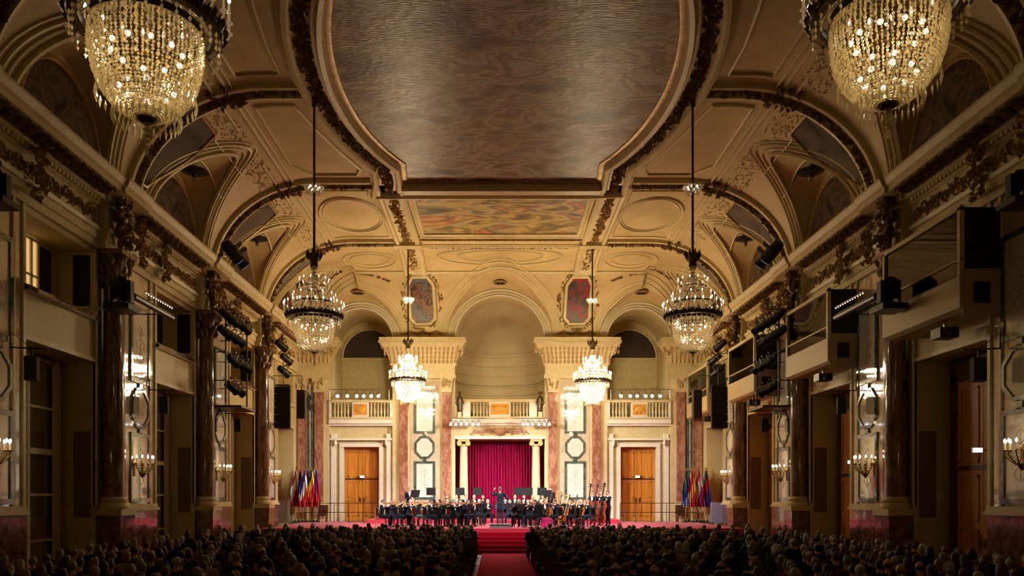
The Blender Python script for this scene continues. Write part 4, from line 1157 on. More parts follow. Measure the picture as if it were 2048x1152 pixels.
# sconces
def sconce():
    o = thing('wall_sconce', 'x', 'wall lamp', (0,0,0), group='candle sconces on the marble piers')
    m = MB(); m.lathe([(.02,0),(.12,.01),(.08,.03),(.0,.05)], (0,0,0), 12, rot=Matrix.Rotation(PI/2,3,'X')); m.cbox((0,-.01,-.12),(.1,.03,.5)); m.build('backplate', BRASS, o)
    m = MB(); m.lathe([(.01,-.42),(.06,-.36),(.1,-.28),(.04,-.2),(.03,-.1),(.05,0),(.02,.1)], (0,-.22,0), 12); m.build('stem', BRASS, o, smooth=50)
    for a in range(7):
        an = PI + PI*(a)/6; r = .36
        x, y = r*math.cos(an), -.22 + r*.75*math.sin(an)*(-1 if math.sin(an) > 0 else 1)
        m = MB(); m.tube([(0,-.22,-.22),(x*.5,(y-.22)/2,-.28),(x,y,-.12),(x,y,-.04)], .013, 5); m.lathe([(.015,-.04),(.05,-.02),(.02,0)], (x,y,0), 8); ar = m.build('arm', BRASS, o)
        m = MB(); m.lathe([(.016,0),(.016,.13)], (x,y,0), 8); m.build('candle', IVORY, ar)
        m = MB(); m.lathe([(.008,.13),(.024,.16),(.014,.2),(.002,.22)], (x,y,0), 8); m.build('candle_bulb', BULB, ar)
    m = MB()
    for a in range(16):
        an = PI + PI*a/15
        for z in (-.08,-.15,-.22,-.29): 
            r = .34+ (z+.08)*.9
            m.octa((r*math.cos(an), -.22+.6*r*math.sin(an), z), .02, .035)
    m.build('crystal_drops', CRYS, o)
    return o
sc0 = sconce(); first = True
for i in range(2, len(CS)):
    for s in (-1, 1):
        lb = f"brass candle sconce on the {('left','right')[s>0]} wall's marble pier, {ORDN[i-2]}"
        loc = (s*(W-.08), CS[i]+1.65, 3.22); rz = -PI/2*s*-1
        rz = PI/2 if s > 0 else -PI/2
        rz = -rz
        if first: sc0.location = Vector(loc)*K; sc0.rotation_euler = (0,0,rz); sc0['label'] = lb; first = False
        else: dup(sc0, loc, rz, lb)
# ---------------------------------------------------------------- people (built in metres, k=1)
SKIN = mat('skin', (.55,.30,.20), .5); SKIND = mat('tanned_skin', (.38,.19,.12), .5)
CLB = mat('black_tailcoat_cloth', (.006,.006,.009), .9, spec=.15); CLN = mat('navy_cloth', (.009,.013,.024), .9, spec=.15); CLG = mat('charcoal_cloth', (.05,.045,.04), .85)
CLR = mat('wine_cloth', (.12,.015,.02), .85); CLE = mat('beige_cloth', (.33,.24,.15), .85); CLW = mat('white_shirt', (.78,.77,.76), .7)
CLT = mat('dark_teal_cloth', (.02,.06,.06), .85)
HB = mat('brown_hair', (.045,.022,.010), .6, bump=.5, bscale=120); HK = mat('black_hair', (.012,.010,.009), .55, bump=.5, bscale=120)
HG = mat('grey_hair', (.20,.18,.15), .55, bump=.5, bscale=120); HW = mat('white_hair', (.42,.39,.34), .55, bump=.5, bscale=120); HY = mat('blond_hair', (.28,.16,.06), .5, bump=.5, bscale=120)
HR = mat('auburn_hair', (.14,.045,.016), .6, bump=.5, bscale=120)
SHOE = mat('black_shoe', (.01,.01,.01), .25)
EYE = mat('eye', (.02,.015,.01), .2)
def cap(m, a, b, r1, r2):
    m.tube([a, b], [r1, r2], 10); m.ell(a, r1, 10, 8); m.ell(b, r2, 10, 8)
def voxel(shapes, vox, name, mats, extra=None, it=3, smooth_=True):
    me = shapes.mesh(name+'_src', mats[0] if isinstance(mats, list) else mats, k=1)
    o = bpy.data.objects.new('tmp_blob', me); COL.objects.link(o)
    r = o.modifiers.new('r', 'REMESH'); r.mode = 'VOXEL'; r.voxel_size = vox
    s = o.modifiers.new('s', 'SMOOTH'); s.iterations = it; s.factor = .5
    dg = bpy.context.evaluated_depsgraph_get(); ev = o.evaluated_get(dg)
    m2 = bpy.data.meshes.new_from_object(ev)
    bpy.data.objects.remove(o); bpy.data.meshes.remove(me)
    if extra is not None and extra.v:
        bm = bmesh.new(); bm.from_mesh(m2); e = extra.mesh('e', mats if not isinstance(mats, list) else mats[0], k=1); bm.from_mesh(e)
        m2b = bpy.data.meshes.new(name); bm.to_mesh(m2b); bm.free()
        for x in (mats if isinstance(mats, list) else [mats]): m2b.materials.append(x)
        bpy.data.meshes.remove(m2); bpy.data.meshes.remove(e); m2 = m2b
    m2.name = name
    m2.polygons.foreach_set('use_smooth', [True]*len(m2.polygons)); m2.update()
    return m2
def V(*a): return Vector(a)
def hand(m, w, d, up, side):
    """palm, four bent fingers of different length and a thumb leaving the side of the palm"""
    d = Vector(d).normalized(); up = Vector(up); up = (up - d*up.dot(d)).normalized(); sd = d.cross(up)*side
    R = Matrix((sd, d, up)).transposed()
    m.ell(Vector(w)+d*.045, (.040,.055,.017), 8, 6, rot=R)
    for i, L in enumerate((.062,.072,.066,.050)):
        b = Vector(w) + d*.085 + sd*(.027-.018*i)
        m.tube([b - d*.02, b + d*L*.5 - up*.006, b + d*L*.85 - up*.026, b + d*L*.8 - up*.05], [.009,.0088,.008,.0065], 6)
    b = Vector(w) + d*.03 + sd*.034
    m.tube([b - sd*.01, b + sd*.022 + d*.02 - up*.01, b + sd*.022 + d*.048 - up*.024], [.011,.010,.008], 6)
def person_meshes(name, J, female=False, vox=.02, fingers=True, face=True, detail=True):
    """J: joints (metres). returns body, clothing, trousers meshes"""
    b = MB()
    hd = J['head']; nk = J['neck']; ch = J['chest']; pv = J['pelvis']
    f = (J.get('face') or V(0,1,0)).normalized()
    b.ell(hd, (.074,.092,.112), 14, 10); b.ell(hd - V(0,0,.06) + f*.028, (.05,.058,.055), 10, 8)
    if face:
        b.ell(hd + f*.096 - V(0,0,.022), (.013,.02,.022), 6, 5)            # nose
        b.ell(hd + f*.086 - V(0,0,.062), (.022,.012,.009), 6, 5)           # lips
    sdv = f.cross(V(0,0,1))
    for q in (-1, 1): b.ell(hd + sdv*q*.083 - V(0,0,.012), (.014,.022,.032), 6, 5)
    cap(b, hd - V(0,0,.07), nk, .05, .058); cap(b, nk, ch, .06, .10)
    sh = .165 if female else .19
    b.ell(ch - V(0,0,.05), (.155 if not female else .135, .10, .17), 12, 8); b.ell((ch+pv)/2 - V(0,0,.02), (.13 if not female else .11, .09, .15), 12, 8); b.ell(pv, (.155,.12,.12), 12, 8)
    c = MB(); t = MB(); g = .016
    c.ell(ch - V(0,0,.05), (.155+g if not female else .140+g, .10+g, .17+g), 12, 8); c.ell((ch+pv)/2 - V(0,0,.02), (.14+g if not female else .12+g, .095+g, .17), 12, 8)
    c.ell(pv + V(0,0,.02), (.17+g, .13+g, .12), 12, 8); cap(c, nk - V(0,0,.045), ch, .066, .11)
    t.ell(pv - V(0,0,.02), (.165, .13, .11), 12, 8)
    ex = MB()
    for q, sd in ((-1,'L'), (1,'R')):
        s_, e_, w_ = J['sh'+sd], J['el'+sd], J['wr'+sd]
        cap(b, ch + V(0,0,.05), s_, .055, .055); cap(b, s_, e_, .05, .04); cap(b, e_, w_, .038, .026)
        cap(c, ch + V(0,0,.04), s_, .075, .068); cap(c, s_, e_, .066, .054); cap(c, e_, w_ + (e_-w_).normalized()*.03, .052, .038)
        d_ = J.get('hd'+sd) or (w_-e_)
        if fingers: hand(ex, w_ , d_, J.get('up'+sd) or V(0,0,1), q)
        else: b.ell(w_ + d_.normalized()*.06, (.035,.05,.03), 8, 6)
        cap(b, w_, w_ + d_.normalized()*.04, .026, .028)
        h_, k_, a_, o_ = J['hp'+sd], J['kn'+sd], J['an'+sd], J['to'+sd]
        cap(b, pv, h_, .09, .085); cap(b, h_, k_, .082, .056); cap(b, k_, a_, .054, .035); cap(b, a_ - V(0,0,.03), o_, .034, .026)
        cap(t, pv, h_, .10, .10); cap(t, h_, k_, .098, .073); cap(t, k_, a_, .070, .052)
    if name == 'conductor':          # coat tails
        for q in (-1, 1): c.ell(V(q*.075,-.09,.82), (.085,.035,.24), 10, 8)
    body = voxel(b, vox, name+'_body', SKIN, ex)
    cl = voxel(c, vox, name+'_jacket', CLB)
    tr = voxel(t, vox, name+'_trousers', CLB)
    return body, cl, tr
def hair_mesh(name, hd, style, f=V(0,1,0)):
    m = MB()
    if style == 'bald':
        for q in (-1, 1): m.ell(hd + V(q*.062, -.02*f.y, -.005), (.024,.07,.045), 10, 8)
        m.ell(hd - f*.065 + V(0,0,-.01), (.06,.035,.045), 10, 8)
    else:
        if style == 'short':
            m.ell(hd + V(0,0,.028) - f*.014, (.082,.102,.094), 14, 10); m.ell(hd - f*.045 - V(0,0,.0), (.070,.056,.075), 12, 8)
        else:
            m.ell(hd + V(0,0,.020) - f*.016, (.088,.104,.104), 14, 10); m.ell(hd - f*.045 - V(0,0,.01), (.078,.062,.09), 12, 8)
        if style == 'bob': m.ell(hd - f*.03 - V(0,0,.06), (.105,.085,.10), 12, 8)
        if style == 'long': m.ell(hd - f*.045 - V(0,0,.07), (.10,.075,.12), 12, 8); m.ell(hd - f*.065 - V(0,0,.19), (.085,.05,.12), 12, 8)
        if style == 'bun': m.ell(hd - f*.10 + V(0,0,.06), (.05,.05,.05), 10, 8)
        if style == 'curly':
            for i in range(26):
                a = random.uniform(0, 2*PI); z = random.uniform(-.06,.13); r = .085*math.sqrt(max(.1, 1-(z/.14)**2))
                m.ell(hd + V(r*math.cos(a), r*math.sin(a)*1.05 - f.y*.03, z), .036, 6, 5)
    # keep the face free
    me = voxel(m, .018, name, HB, it=2)
    bm = bmesh.new(); bm.from_mesh(me)
    dl = [v for v in bm.verts if (v.co-hd).dot(f) > .045 and v.co.z < hd.z+.062 and style != 'bald']
    bmesh.ops.delete(bm, geom=dl, context='VERTS'); bm.to_mesh(me); bm.free(); me.update()
    return me
def seated(lean=0, armz='lap', female=False, knee=.46, spread=.13):
    J = dict(pelvis=V(0,0,.56), chest=V(0,.02+lean,.94), neck=V(0,.03+lean*1.2,1.10), head=V(0,.055+lean*1.3,1.215), face=V(0,1,0))
    w = .155 if female else .185
    for q, s in ((-1,'L'), (1,'R')):
        J['sh'+s] = V(q*w, .02+lean, 1.02); J['el'+s] = V(q*(w+.05), .08+lean, .76); J['wr'+s] = V(q*.09, .30, .66)
        J['hp'+s] = V(q*.09, .04, .53); J['kn'+s] = V(q*spread, knee, .52); J['an'+s] = V(q*(spread+.01), knee-.02, .10); J['to'+s] = V(q*(spread+.03), knee+.13, .04)
    return J
def standing(female=False):
    J = dict(pelvis=V(0,0,.95), chest=V(0,.0,1.33), neck=V(0,.01,1.50), head=V(0,.03,1.635), face=V(0,1,0))
    w = .16 if female else .195
    for q, s in ((-1,'L'), (1,'R')):
        J['sh'+s] = V(q*w, .0, 1.42); J['el'+s] = V(q*(w+.06), .0, 1.14); J['wr'+s] = V(q*(w+.05), .14, .92)
        J['hp'+s] = V(q*.09, 0, .92); J['kn'+s] = V(q*.10, .02, .50); J['an'+s] = V(q*.11, -.01, .10); J['to'+s] = V(q*.14, .13, .035)
    return J
def link(me, name, parent, mat_=None, label=None):
    o = bpy.data.objects.new(name, me); COL.objects.link(o); o.parent = parent
    if me.materials:
        m0 = mat_ or me.materials[0]; o.material_slots[0].link = 'OBJECT'; o.material_slots[0].material = m0
    return o
def shoes_mesh(J):
    m = MB()
    for s in 'LR':
        a, t = J['an'+s], J['to'+s]
        cap(m, a - V(0,0,.045), t, .045, .036)
    return voxel(m, .02, 'shoes', SHOE)
def shirt_mesh(J):
    m = MB(); c = J['chest']; f = J['face']
    m.ell(c + f*.06 + V(0,0,-.0), (.075,.075,.17), 10, 8); m.cbox(c + f*.11 + V(0,0,.14), (.09,.03,.03))
    return m.mesh('shirt_front', CLW, k=1, smooth=60)
def eyes_mesh(J):
    m = MB(); f = J['face']; sd = f.cross(V(0,0,1))
    for q in (-1, 1): m.ell(J['head'] + f*.082 + sd*q*.03 + V(0,0,.008), .010, 6, 5)
    return m.mesh('eyes', EYE, k=1)

# audience prototypes: (hair style, female)
AP = []
for nm, style, fem, lean in (('man','short',0,0), ('woman','bob',1,.02), ('man_b','bald',0,-.02), ('woman_b','long',1,0), ('woman_c','curly',1,.0), ('woman_d','bun',1,.02)):
    J = seated(lean, female=fem)
    bd, cl, tr = person_meshes('audience_'+nm, J, fem, vox=.03, fingers=False)
    AP.append((bd, cl, tr, hair_mesh('hair_'+style, J['head'], style), style, fem, J))
def audience_person(i, loc, rz, hair, cloth, label, group=None, sc_=1):
    bd, cl, tr, hr, style, fem, J = AP[i]
    o = thing('person', label, 'person', loc, rz, group); o.scale = (sc_,)*3
    link(bd, 'body', o); link(cl, 'jacket' if not fem else 'blouse', o, cloth); link(tr, 'trousers' if not fem else 'skirt', o, cloth); link(hr, 'hair', o, hair)
    return o
HN = [(HK,'black-haired'), (HB,'brown-haired'), (HG,'grey-haired'), (HW,'white-haired'), (HY,'blond'), (HR,'auburn-haired')]
CNM = [(CLB,'black'), (CLN,'navy'), (CLG,'charcoal'), (CLR,'wine red'), (CLE,'beige'), (CLT,'dark teal')]
SNM = {'short':'man with short hair','bald':'balding man','bob':'woman with a bob','long':'woman with long hair','curly':'woman with curly hair','bun':'woman with a bun'}
ORD = ['','first','second','third','fourth','fifth','sixth','seventh','eighth','ninth','tenth','eleventh','twelfth','thirteenth','fourteenth','fifteenth','sixteenth','seventeenth','eighteenth','nineteenth','twentieth','twenty-first','twenty-second','twenty-third']
seats = []; row = 0; y = 11.0
while y < 29.7:
    row += 1
    for s in (-1, 1):
        n = 0; x = 1.08 + (.22 if row % 2 else 0)
        while x < 9.4:
            n += 1
            px = 990 + (s*x + .25)*F/y
            if -25 < px < 2073: seats.append((row, s, n, s*x, y))
            x += .515
    y += .84
rs = random.Random(11)
occ = [q for q in seats if rs.random() > .035]
def pick():
    i = rs.choices(range(6), (38,16,8,14,12,12))[0]; fem = AP[i][5]
    h = rs.choices(HN, (14,26,26,16,10,8) if not fem else (14,28,16,12,20,10))[0]; c = rs.choices(CNM, (34,18,20,8,8,12))[0]
    return i, h, c
achair = None
def gold_chair(name, label, group, loc, rz, legm, seatm):
    o = thing(name, label, 'chair', loc, rz, group)
    m = MB(); m.box(-.22,.22,-.20,.22,.39,.435); m.build('seat', seatm, o, k=1)
    m = MB(); m.box(-.21,.21,-.235,-.205,.60,.92); m.build('backrest', seatm, o, k=1)
    m = MB()
    m.box(-.225,-.195,-.235,-.20,.36,.95); m.box(.195,.225,-.235,-.20,.36,.95); m.box(-.225,.225,-.235,-.20,.90,.95); m.box(-.22,.22,-.19,-.165,.36,.39); m.box(-.22,.22,.19,.215,.36,.39); m.box(-.22,.22,-.235,-.205,.56,.60)
    m.build('frame', legm, o, k=1)
    for a in (-.205,.205):
        for b_ in (-.215,.2): m = MB(); m.box(a-.017,a+.017,b_-.017,b_+.017,0,.39); m.build('leg', legm, o, k=1)
    return o
KI = 1/K
for j, (r, s, n, x, y) in enumerate(occ):
    i, (hm, hn), (cm2, cn) = pick(); q = rs.random
    jx, jy, rz, scl = rs.uniform(-.05,.05), rs.uniform(-.06,.06), rs.uniform(-.25,.25), rs.uniform(.94,1.05)
    if j < 300:
        lb = f"{hn} {SNM[AP[i][4]]} in {cn}, {ORD[n]} from aisle, {('left','right')[s>0]} block, {ORD[r]} row"
        if AP[i][4] == 'bald': lb = lb.replace(hn+' ', '', 1)
        audience_person(i, (x+jx, y+jy, FL), rz, hm, cm2, lb, f"seated audience, {('left','right')[s>0]} block", scl)
# the rest of the audience: one joined crowd
crowd = MB(); CM = [SKIN, HK, HB, HG, HW, HY, HR, CLB, CLN, CLG, CLR, CLE, CLT]
for (r, s, n, x, y) in occ[300:]:
    i, (hm, hn), (cm2, cn) = pick(); st = AP[i][4]; scl = rs.uniform(.94,1.05)*KI; rz = rs.uniform(-.25,.25); R = Matrix.Rotation(rz, 3, 'Z')
    o = Vector((x+rs.uniform(-.05,.05), y+rs.uniform(-.06,.06), FL)); P_ = lambda a, b, c: o + (R @ Vector((a, b, c)))*scl
    k = lambda *t: tuple(v*scl for v in t)
    crowd.cm = 0; crowd.ell(P_(0,.06,1.205), k(.076,.095,.115), 7, 6, rot=R); crowd.tube([P_(0,.04,1.13), P_(0,.02,1.02)], .055*scl, 6)
    crowd.cm = CM.index(hm)
    if st == 'bald': crowd.ell(P_(0,.0,1.19), k(.08,.06,.06), 8, 5, rot=R)
    else:
        crowd.ell(P_(0,.035,1.228), k(.090,.10,.102), 8, 6, rot=R); crowd.ell(P_(0,-.0,1.18), k(.08,.07,.07), 7, 5, rot=R)
        if st in ('long','bob','curly'): crowd.ell(P_(0,.0,1.13), k(.11,.08,.11), 7, 5, rot=R)
    crowd.cm = CM.index(cm2)
    sw = .20 if not AP[i][5] else .17
    crowd.ell(P_(0,.01,.90), k(sw*.86,.12,.20), 8, 6, rot=R); crowd.ell(P_(0,.01,.66), k(.16,.13,.2), 7, 5, rot=R)
    for q in (-1, 1): crowd.tube([P_(0,.01,1.06), P_(q*sw,.02,1.01), P_(q*(sw+.05),.08,.76), P_(q*.1,.28,.66)], [.06*scl,.068*scl,.055*scl,.04*scl], 6); crowd.tube([P_(q*.09,.03,.54), P_(q*.13,.44,.53), P_(q*.13,.42,.08)], [.09*scl,.07*scl,.05*scl], 6)
crowd.build('seated_crowd', CM, smooth=70, kind='stuff', label='dense audience filling the farther rows on both sides of the red aisle', cat='crowd')
# audience chairs: those at the aisle one by one, the hidden rest as stuff
ach = MB(); cm_m = [GOLDW, REDSEAT]; first = None
for (r, s, n, x, y) in seats:
    if n == 1:
        lb = f"dark red upholstered chair at the aisle, {('left','right')[s>0]} block, {ORD[r]} row from the bottom"
        if first is None: first = gold_chair('audience_chair', lb, 'aisle-side audience chairs', (x, y, FL), 0, WOODD, mat('dark_red_chair_cloth', (.10,.01,.015), .8))
        else: dup(first, (x, y, FL), 0, lb)
        continue
    a = .2; o = (x, y, FL)
    ach.cm = 1; ach.box(x-a, x+a, y-.18, y+.18, FL+.33, FL+.375); ach.box(x-a, x+a, y-.2, y-.17, FL+.5, FL+.78)
    ach.cm = 0
    for u in (-.18,.18):
        ach.box(x+u-.014, x+u+.014, y-.2, y-.17, FL, FL+.8); ach.box(x+u-.014, x+u+.014, y+.15, y+.18, FL, FL+.33)
ach.build('audience_seating', [WOODD, mat('dark_red_seat_cloth', (.09,.01,.015), .85)], kind='stuff', label='rows of dark upholstered chairs hidden under the seated audience', cat='seating')

# ---------------------------------------------------------------- orchestra
def violin_mb(m, sc_=1.0, c=(0,0,0), R=None):
    """body lies in the local xz plane, neck up +z"""
    R = R or Matrix.Identity(3); c = Vector(c)
    P = []
    half = [(0,0),(.055,.003),(.095,.03),(.104,.075),(.09,.12),(.062,.15),(.058,.18),(.075,.215),(.083,.26),(.07,.31),(.04,.345),(0,.356)]
    poly = half + [(-x, z) for x, z in reversed(half[1:-1])]
    m.prism([(x*sc_, z*sc_) for x, z in poly], lambda a, b: c + R @ Vector((a, -.02*sc_, b)), lambda a, b: c + R @ Vector((a, .02*sc_, b)))
def instrument(parent, kind, c, R, big):
    s_ = {'violin':1.0,'cello':2.1,'double_bass':3.1}[kind]
    var = VARND if kind == 'double_bass' else VARN
    m = MB(); violin_mb(m, s_, c, R); b = m.build('instrument_body', var, parent, k=1); 
    m = MB(); c = Vector(c)
    T = lambda x, y, z: c + R @ (Vector((x, y, z))*s_)
    m.tube([T(0,-.03,.14), T(0,-.032,.40), T(0,-.02,.60)], [.016*s_,.012*s_,.010*s_], 5); m.ell(T(0,-.02,.62), .022*s_, 8, 6)
    for q in (-1, 1): m.tube([T(0,-.02,.58), T(q*.045,-.02,.585)], .006*s_, 4)
    m.cbox(T(0,-.035,.12), (.05*s_,.02*s_,.01*s_), R)
    if kind != 'violin': m.tube([T(0,0,.01), T(0,0,-.12 if kind == 'cello' else -.06)], .008, 5)
    m.build('neck_and_fittings', WOODD if kind != 'double_bass' else BLACK, parent, k=1)
    return b
ALL = []
def look(px, y, tx=.1, ty=32.2): return math.atan2(-(tx-px), (ty-y))   # rz that turns +y towards the target
def make_player(kind, female=False, hairstyle='short'):
    J = standing(female) if kind in ('bass','standing','conductor') else seated(.03, female=female, spread=.17 if kind != 'cello' else .26)
    ins = None
    if kind == 'violin':
        J['elL'] = V(-.24,.22,.88); J['wrL'] = V(-.17,.42,1.05); J['upL'] = V(0,-1,0); J['elR'] = V(.30,.14,.86); J['wrR'] = V(.16,.34,.98); J['head'] += V(-.02,.01,-.01)
        J['hdL'] = V(0,.2,1)
    elif kind == 'cello':
        J['elL'] = V(-.30,.16,.92); J['wrL'] = V(-.12,.26,1.08); J['elR'] = V(.30,.16,.80); J['wrR'] = V(.22,.38,.68)
    elif kind == 'bass':
        J['elL'] = V(-.34,.14,1.30); J['wrL'] = V(-.16,.27,1.48); J['elR'] = V(.30,.14,1.14); J['wrR'] = V(.16,.36,.98); 
    elif kind == 'wind':
        for q, s in ((-1,'L'),(1,'R')): J['el'+s] = V(q*.25,.16,.86); J['wr'+s] = V(q*.03,.30+.03*q,.92-.06*q)
    elif kind == 'conductor':
        J['elL'] = V(-.34,.16,1.34); J['wrL'] = V(-.27,.30,1.60); J['elR'] = V(.33,.08,1.16); J['wrR'] = V(.26,.36,1.26)
    elif kind == 'standing':
        for q, s in ((-1,'L'),(1,'R')): J['el'+s] = V(q*.27,.12,1.16); J['wr'+s] = V(q*.14,.36,1.12)
    bd, cl, tr = person_meshes(kind, J, female, vox=.022)
    return dict(J=J, bd=bd, cl=cl, tr=tr, hr=hair_mesh('hair_'+kind, J['head'], hairstyle), sh=shoes_mesh(J), st=shirt_mesh(J), ey=eyes_mesh(J), female=female, kind=kind)
PRO = {'violin_m': make_player('violin'), 'violin_f': make_player('violin', True, 'long'), 'cello': make_player('cello'), 'wind': make_player('wind'), 'wind_f': make_player('wind', True, 'bob'),
       'bass': make_player('bass'), 'standing': make_player('standing'), 'conductor': make_player('conductor')}
def player(pro, loc, rz, label, hair=HB, shirt=True, cloth=CLB, grp='orchestra players on the red stage'):
    p = PRO[pro]; o = thing('person', label, 'person', loc, rz, grp if pro != 'conductor' else None)
    link(p['bd'], 'body', o); link(p['cl'], 'tailcoat' if not p['female'] else 'dress_top', o, cloth); link(p['tr'], 'trousers' if not p['female'] else 'skirt', o, cloth)
    link(p['hr'], 'hair', o, hair); link(p['sh'], 'shoes', o); link(p['ey'], 'eyes', o)
    if shirt: link(p['st'], 'shirt_front', o)
    return o
def held(kind, loc, rz, label):
    """an instrument placed in the player's frame"""
    Rm = Matrix.Rotation(rz, 3, 'Z')
    o = thing(kind, label, {'violin':'violin','cello':'cello','double_bass':'double bass','clarinet':'clarinet','trumpet':'trumpet'}[kind], loc, rz, group=kind.replace('_',' ')+'s of the orchestra')
    if kind == 'violin':
        R = Matrix.Rotation(math.radians(-75), 3, 'X') @ Matrix.Rotation(.5, 3, 'Y')
        R = Matrix.Rotation(.45, 3, 'Z') @ Matrix.Rotation(math.radians(-80), 3, 'X')
        instrument(o, 'violin', (-.06,.12,1.09), R, 0)
        m = MB(); m.tube([(.17,.38,1.0),(-.16,.24,1.15),(-.36,.16,1.24)], .005, 4); m.build('bow', WOODD, o, k=1)
    elif kind == 'cello':
        R = Matrix.Rotation(math.radians(17), 3, 'X') @ Matrix.Rotation(PI, 3, 'Z') @ Matrix.Rotation(-.1, 3, 'Y')
        instrument(o, 'cello', (0,.50,.28), R, 1)
        m = MB(); m.tube([(.30,.44,.66),(-.30,.50,.74)], .006, 4); m.build('bow', WOODD, o, k=1)
    elif kind == 'double_bass':
        R = Matrix.Rotation(math.radians(9), 3, 'X') @ Matrix.Rotation(PI, 3, 'Z')
        instrument(o, 'double_bass', (0,.44,.18), R, 1)
        m = MB(); m.tube([(.22,.48,.96),(-.36,.52,1.0)], .007, 4); m.build('bow', WOODD, o, k=1)
    elif kind == 'clarinet':
        m = MB(); m.tube([(0,.15,1.16),(0,.30,.95),(0,.40,.80)], [.010,.013,.016], 8); m.tube([(0,.40,.80),(0,.43,.76)], [.016,.032], 8); m.build('tube', BLACK, o, k=1)
        m = MB(); [m.octa((.012,.2+.03*q,1.09-.042*q), .009) for q in range(6)]; m.build('keys', STEEL, o, k=1)
    elif kind == 'trumpet':
        m = MB(); m.tube([(0,.16,1.16),(0,.5,1.12),(0,.58,1.11)], [.008,.012,.05], 10); m.tube([(0,.22,1.15),(0,.40,1.13),(0,.42,1.08),(0,.24,1.10),(0,.22,1.15)], .009, 6); m.build('tube', BRASS, o, k=1)
    return o
chairP = {}
def chair(loc, rz, gold, label):
    if gold not in chairP:
        chairP[gold] = gold_chair('orchestra_chair', label, 'gilded orchestra chairs' if gold else 'dark orchestra chairs', loc, rz, GOLDW if gold else BLACK, REDSEAT if gold else BLACKM)
        return chairP[gold]
    return dup(chairP[gold], loc, rz, label)
standP = None
def mstand(loc, rz, label, h=1.0):
    global standP
    if standP is None:
        o = thing('music_stand', label, 'music stand', loc, rz, group='black music stands of the orchestra')
        m = MB(); m.tube([(0,0,.12),(0,0,1.0)], .014, 6); m.build('pole', BLACK, o, k=1)
        for a in range(3): m = MB(); an = a*2*PI/3; m.tube([(0,0,.16),(.26*math.cos(an),.26*math.sin(an),.01)], .010, 5); m.build('leg', BLACK, o, k=1)
        R = Matrix.Rotation(-.45, 3, 'X')
        m = MB(); m.cbox((0,0,1.12), (.50,.012,.34), R); m.cbox((0,-.03+.07*-1*-1-.11,.98), (.50,.06,.012), R); m.build('desk', BLACKM, o, k=1)
        m = MB(); m.cbox((0,-.015,1.13), (.40,.006,.28), R); m.build('sheet_music', PAPER, o, k=1)
        standP = o; return o
    o = dup(standP, loc, rz, label); return o
# px, depth, kind
PL = [
 # first violins, left front
 (762,33.0,'violin_m'),(783,34.6,'violin_f'),(800,33.4,'violin_m'),(818,34.9,'violin_m'),(836,33.9,'violin_f'),(858,33.0,'violin_m'),(872,34.6,'violin_m'),(884,33.1,'violin_f'),(905,33.6,'violin_m'),(918,34.9,'violin_m'),(893,35.9,'violin_f'),(933,33.9,'violin_f'),(947,35.2,'violin_m'),
 # winds and brass in the middle, on the riser
 (872,38.2,'wind'),(893,38.3,'wind_f'),(912,38.3,'wind'),(930,38.3,'wind'),(948,38.4,'wind'),(966,38.3,'wind_f'),(1012,38.2,'wind'),(1030,38.4,'wind'),(1048,38.3,'wind'),(1066,38.2,'wind_f'),(1086,38.3,'wind'),
 (958,36.4,'wind'),(975,36.6,'wind'),(1020,36.5,'wind_f'),(1038,36.6,'wind'),(1057,36.2,'wind'),
 # violas, cellos, basses on the right
 (1040,33.6,'violin_m'),(1072,33.0,'violin_m'),(1063,34.7,'violin_f'),(1093,35.2,'violin_m'),(1111,35.9,'violin_m'),(1082,36.5,'violin_f'),
 (1112,33.3,'cello'),(1131,34.6,'cello'),(1148,33.2,'cello'),(1163,34.5,'cello'),(1178,33.4,'cello'),
 (1186,36.4,'bass'),(1202,35.2,'bass'),(1216,34.0,'bass'),
 (818,38.6,'standing'),(1101,38.9,'standing'),
]
HH = [HB, HG, HK, HW, HY, HB, HG]
HHN = {id(HB):'brown-haired', id(HG):'grey-haired', id(HK):'black-haired', id(HW):'white-haired', id(HY):'blond'}
cnt = {}
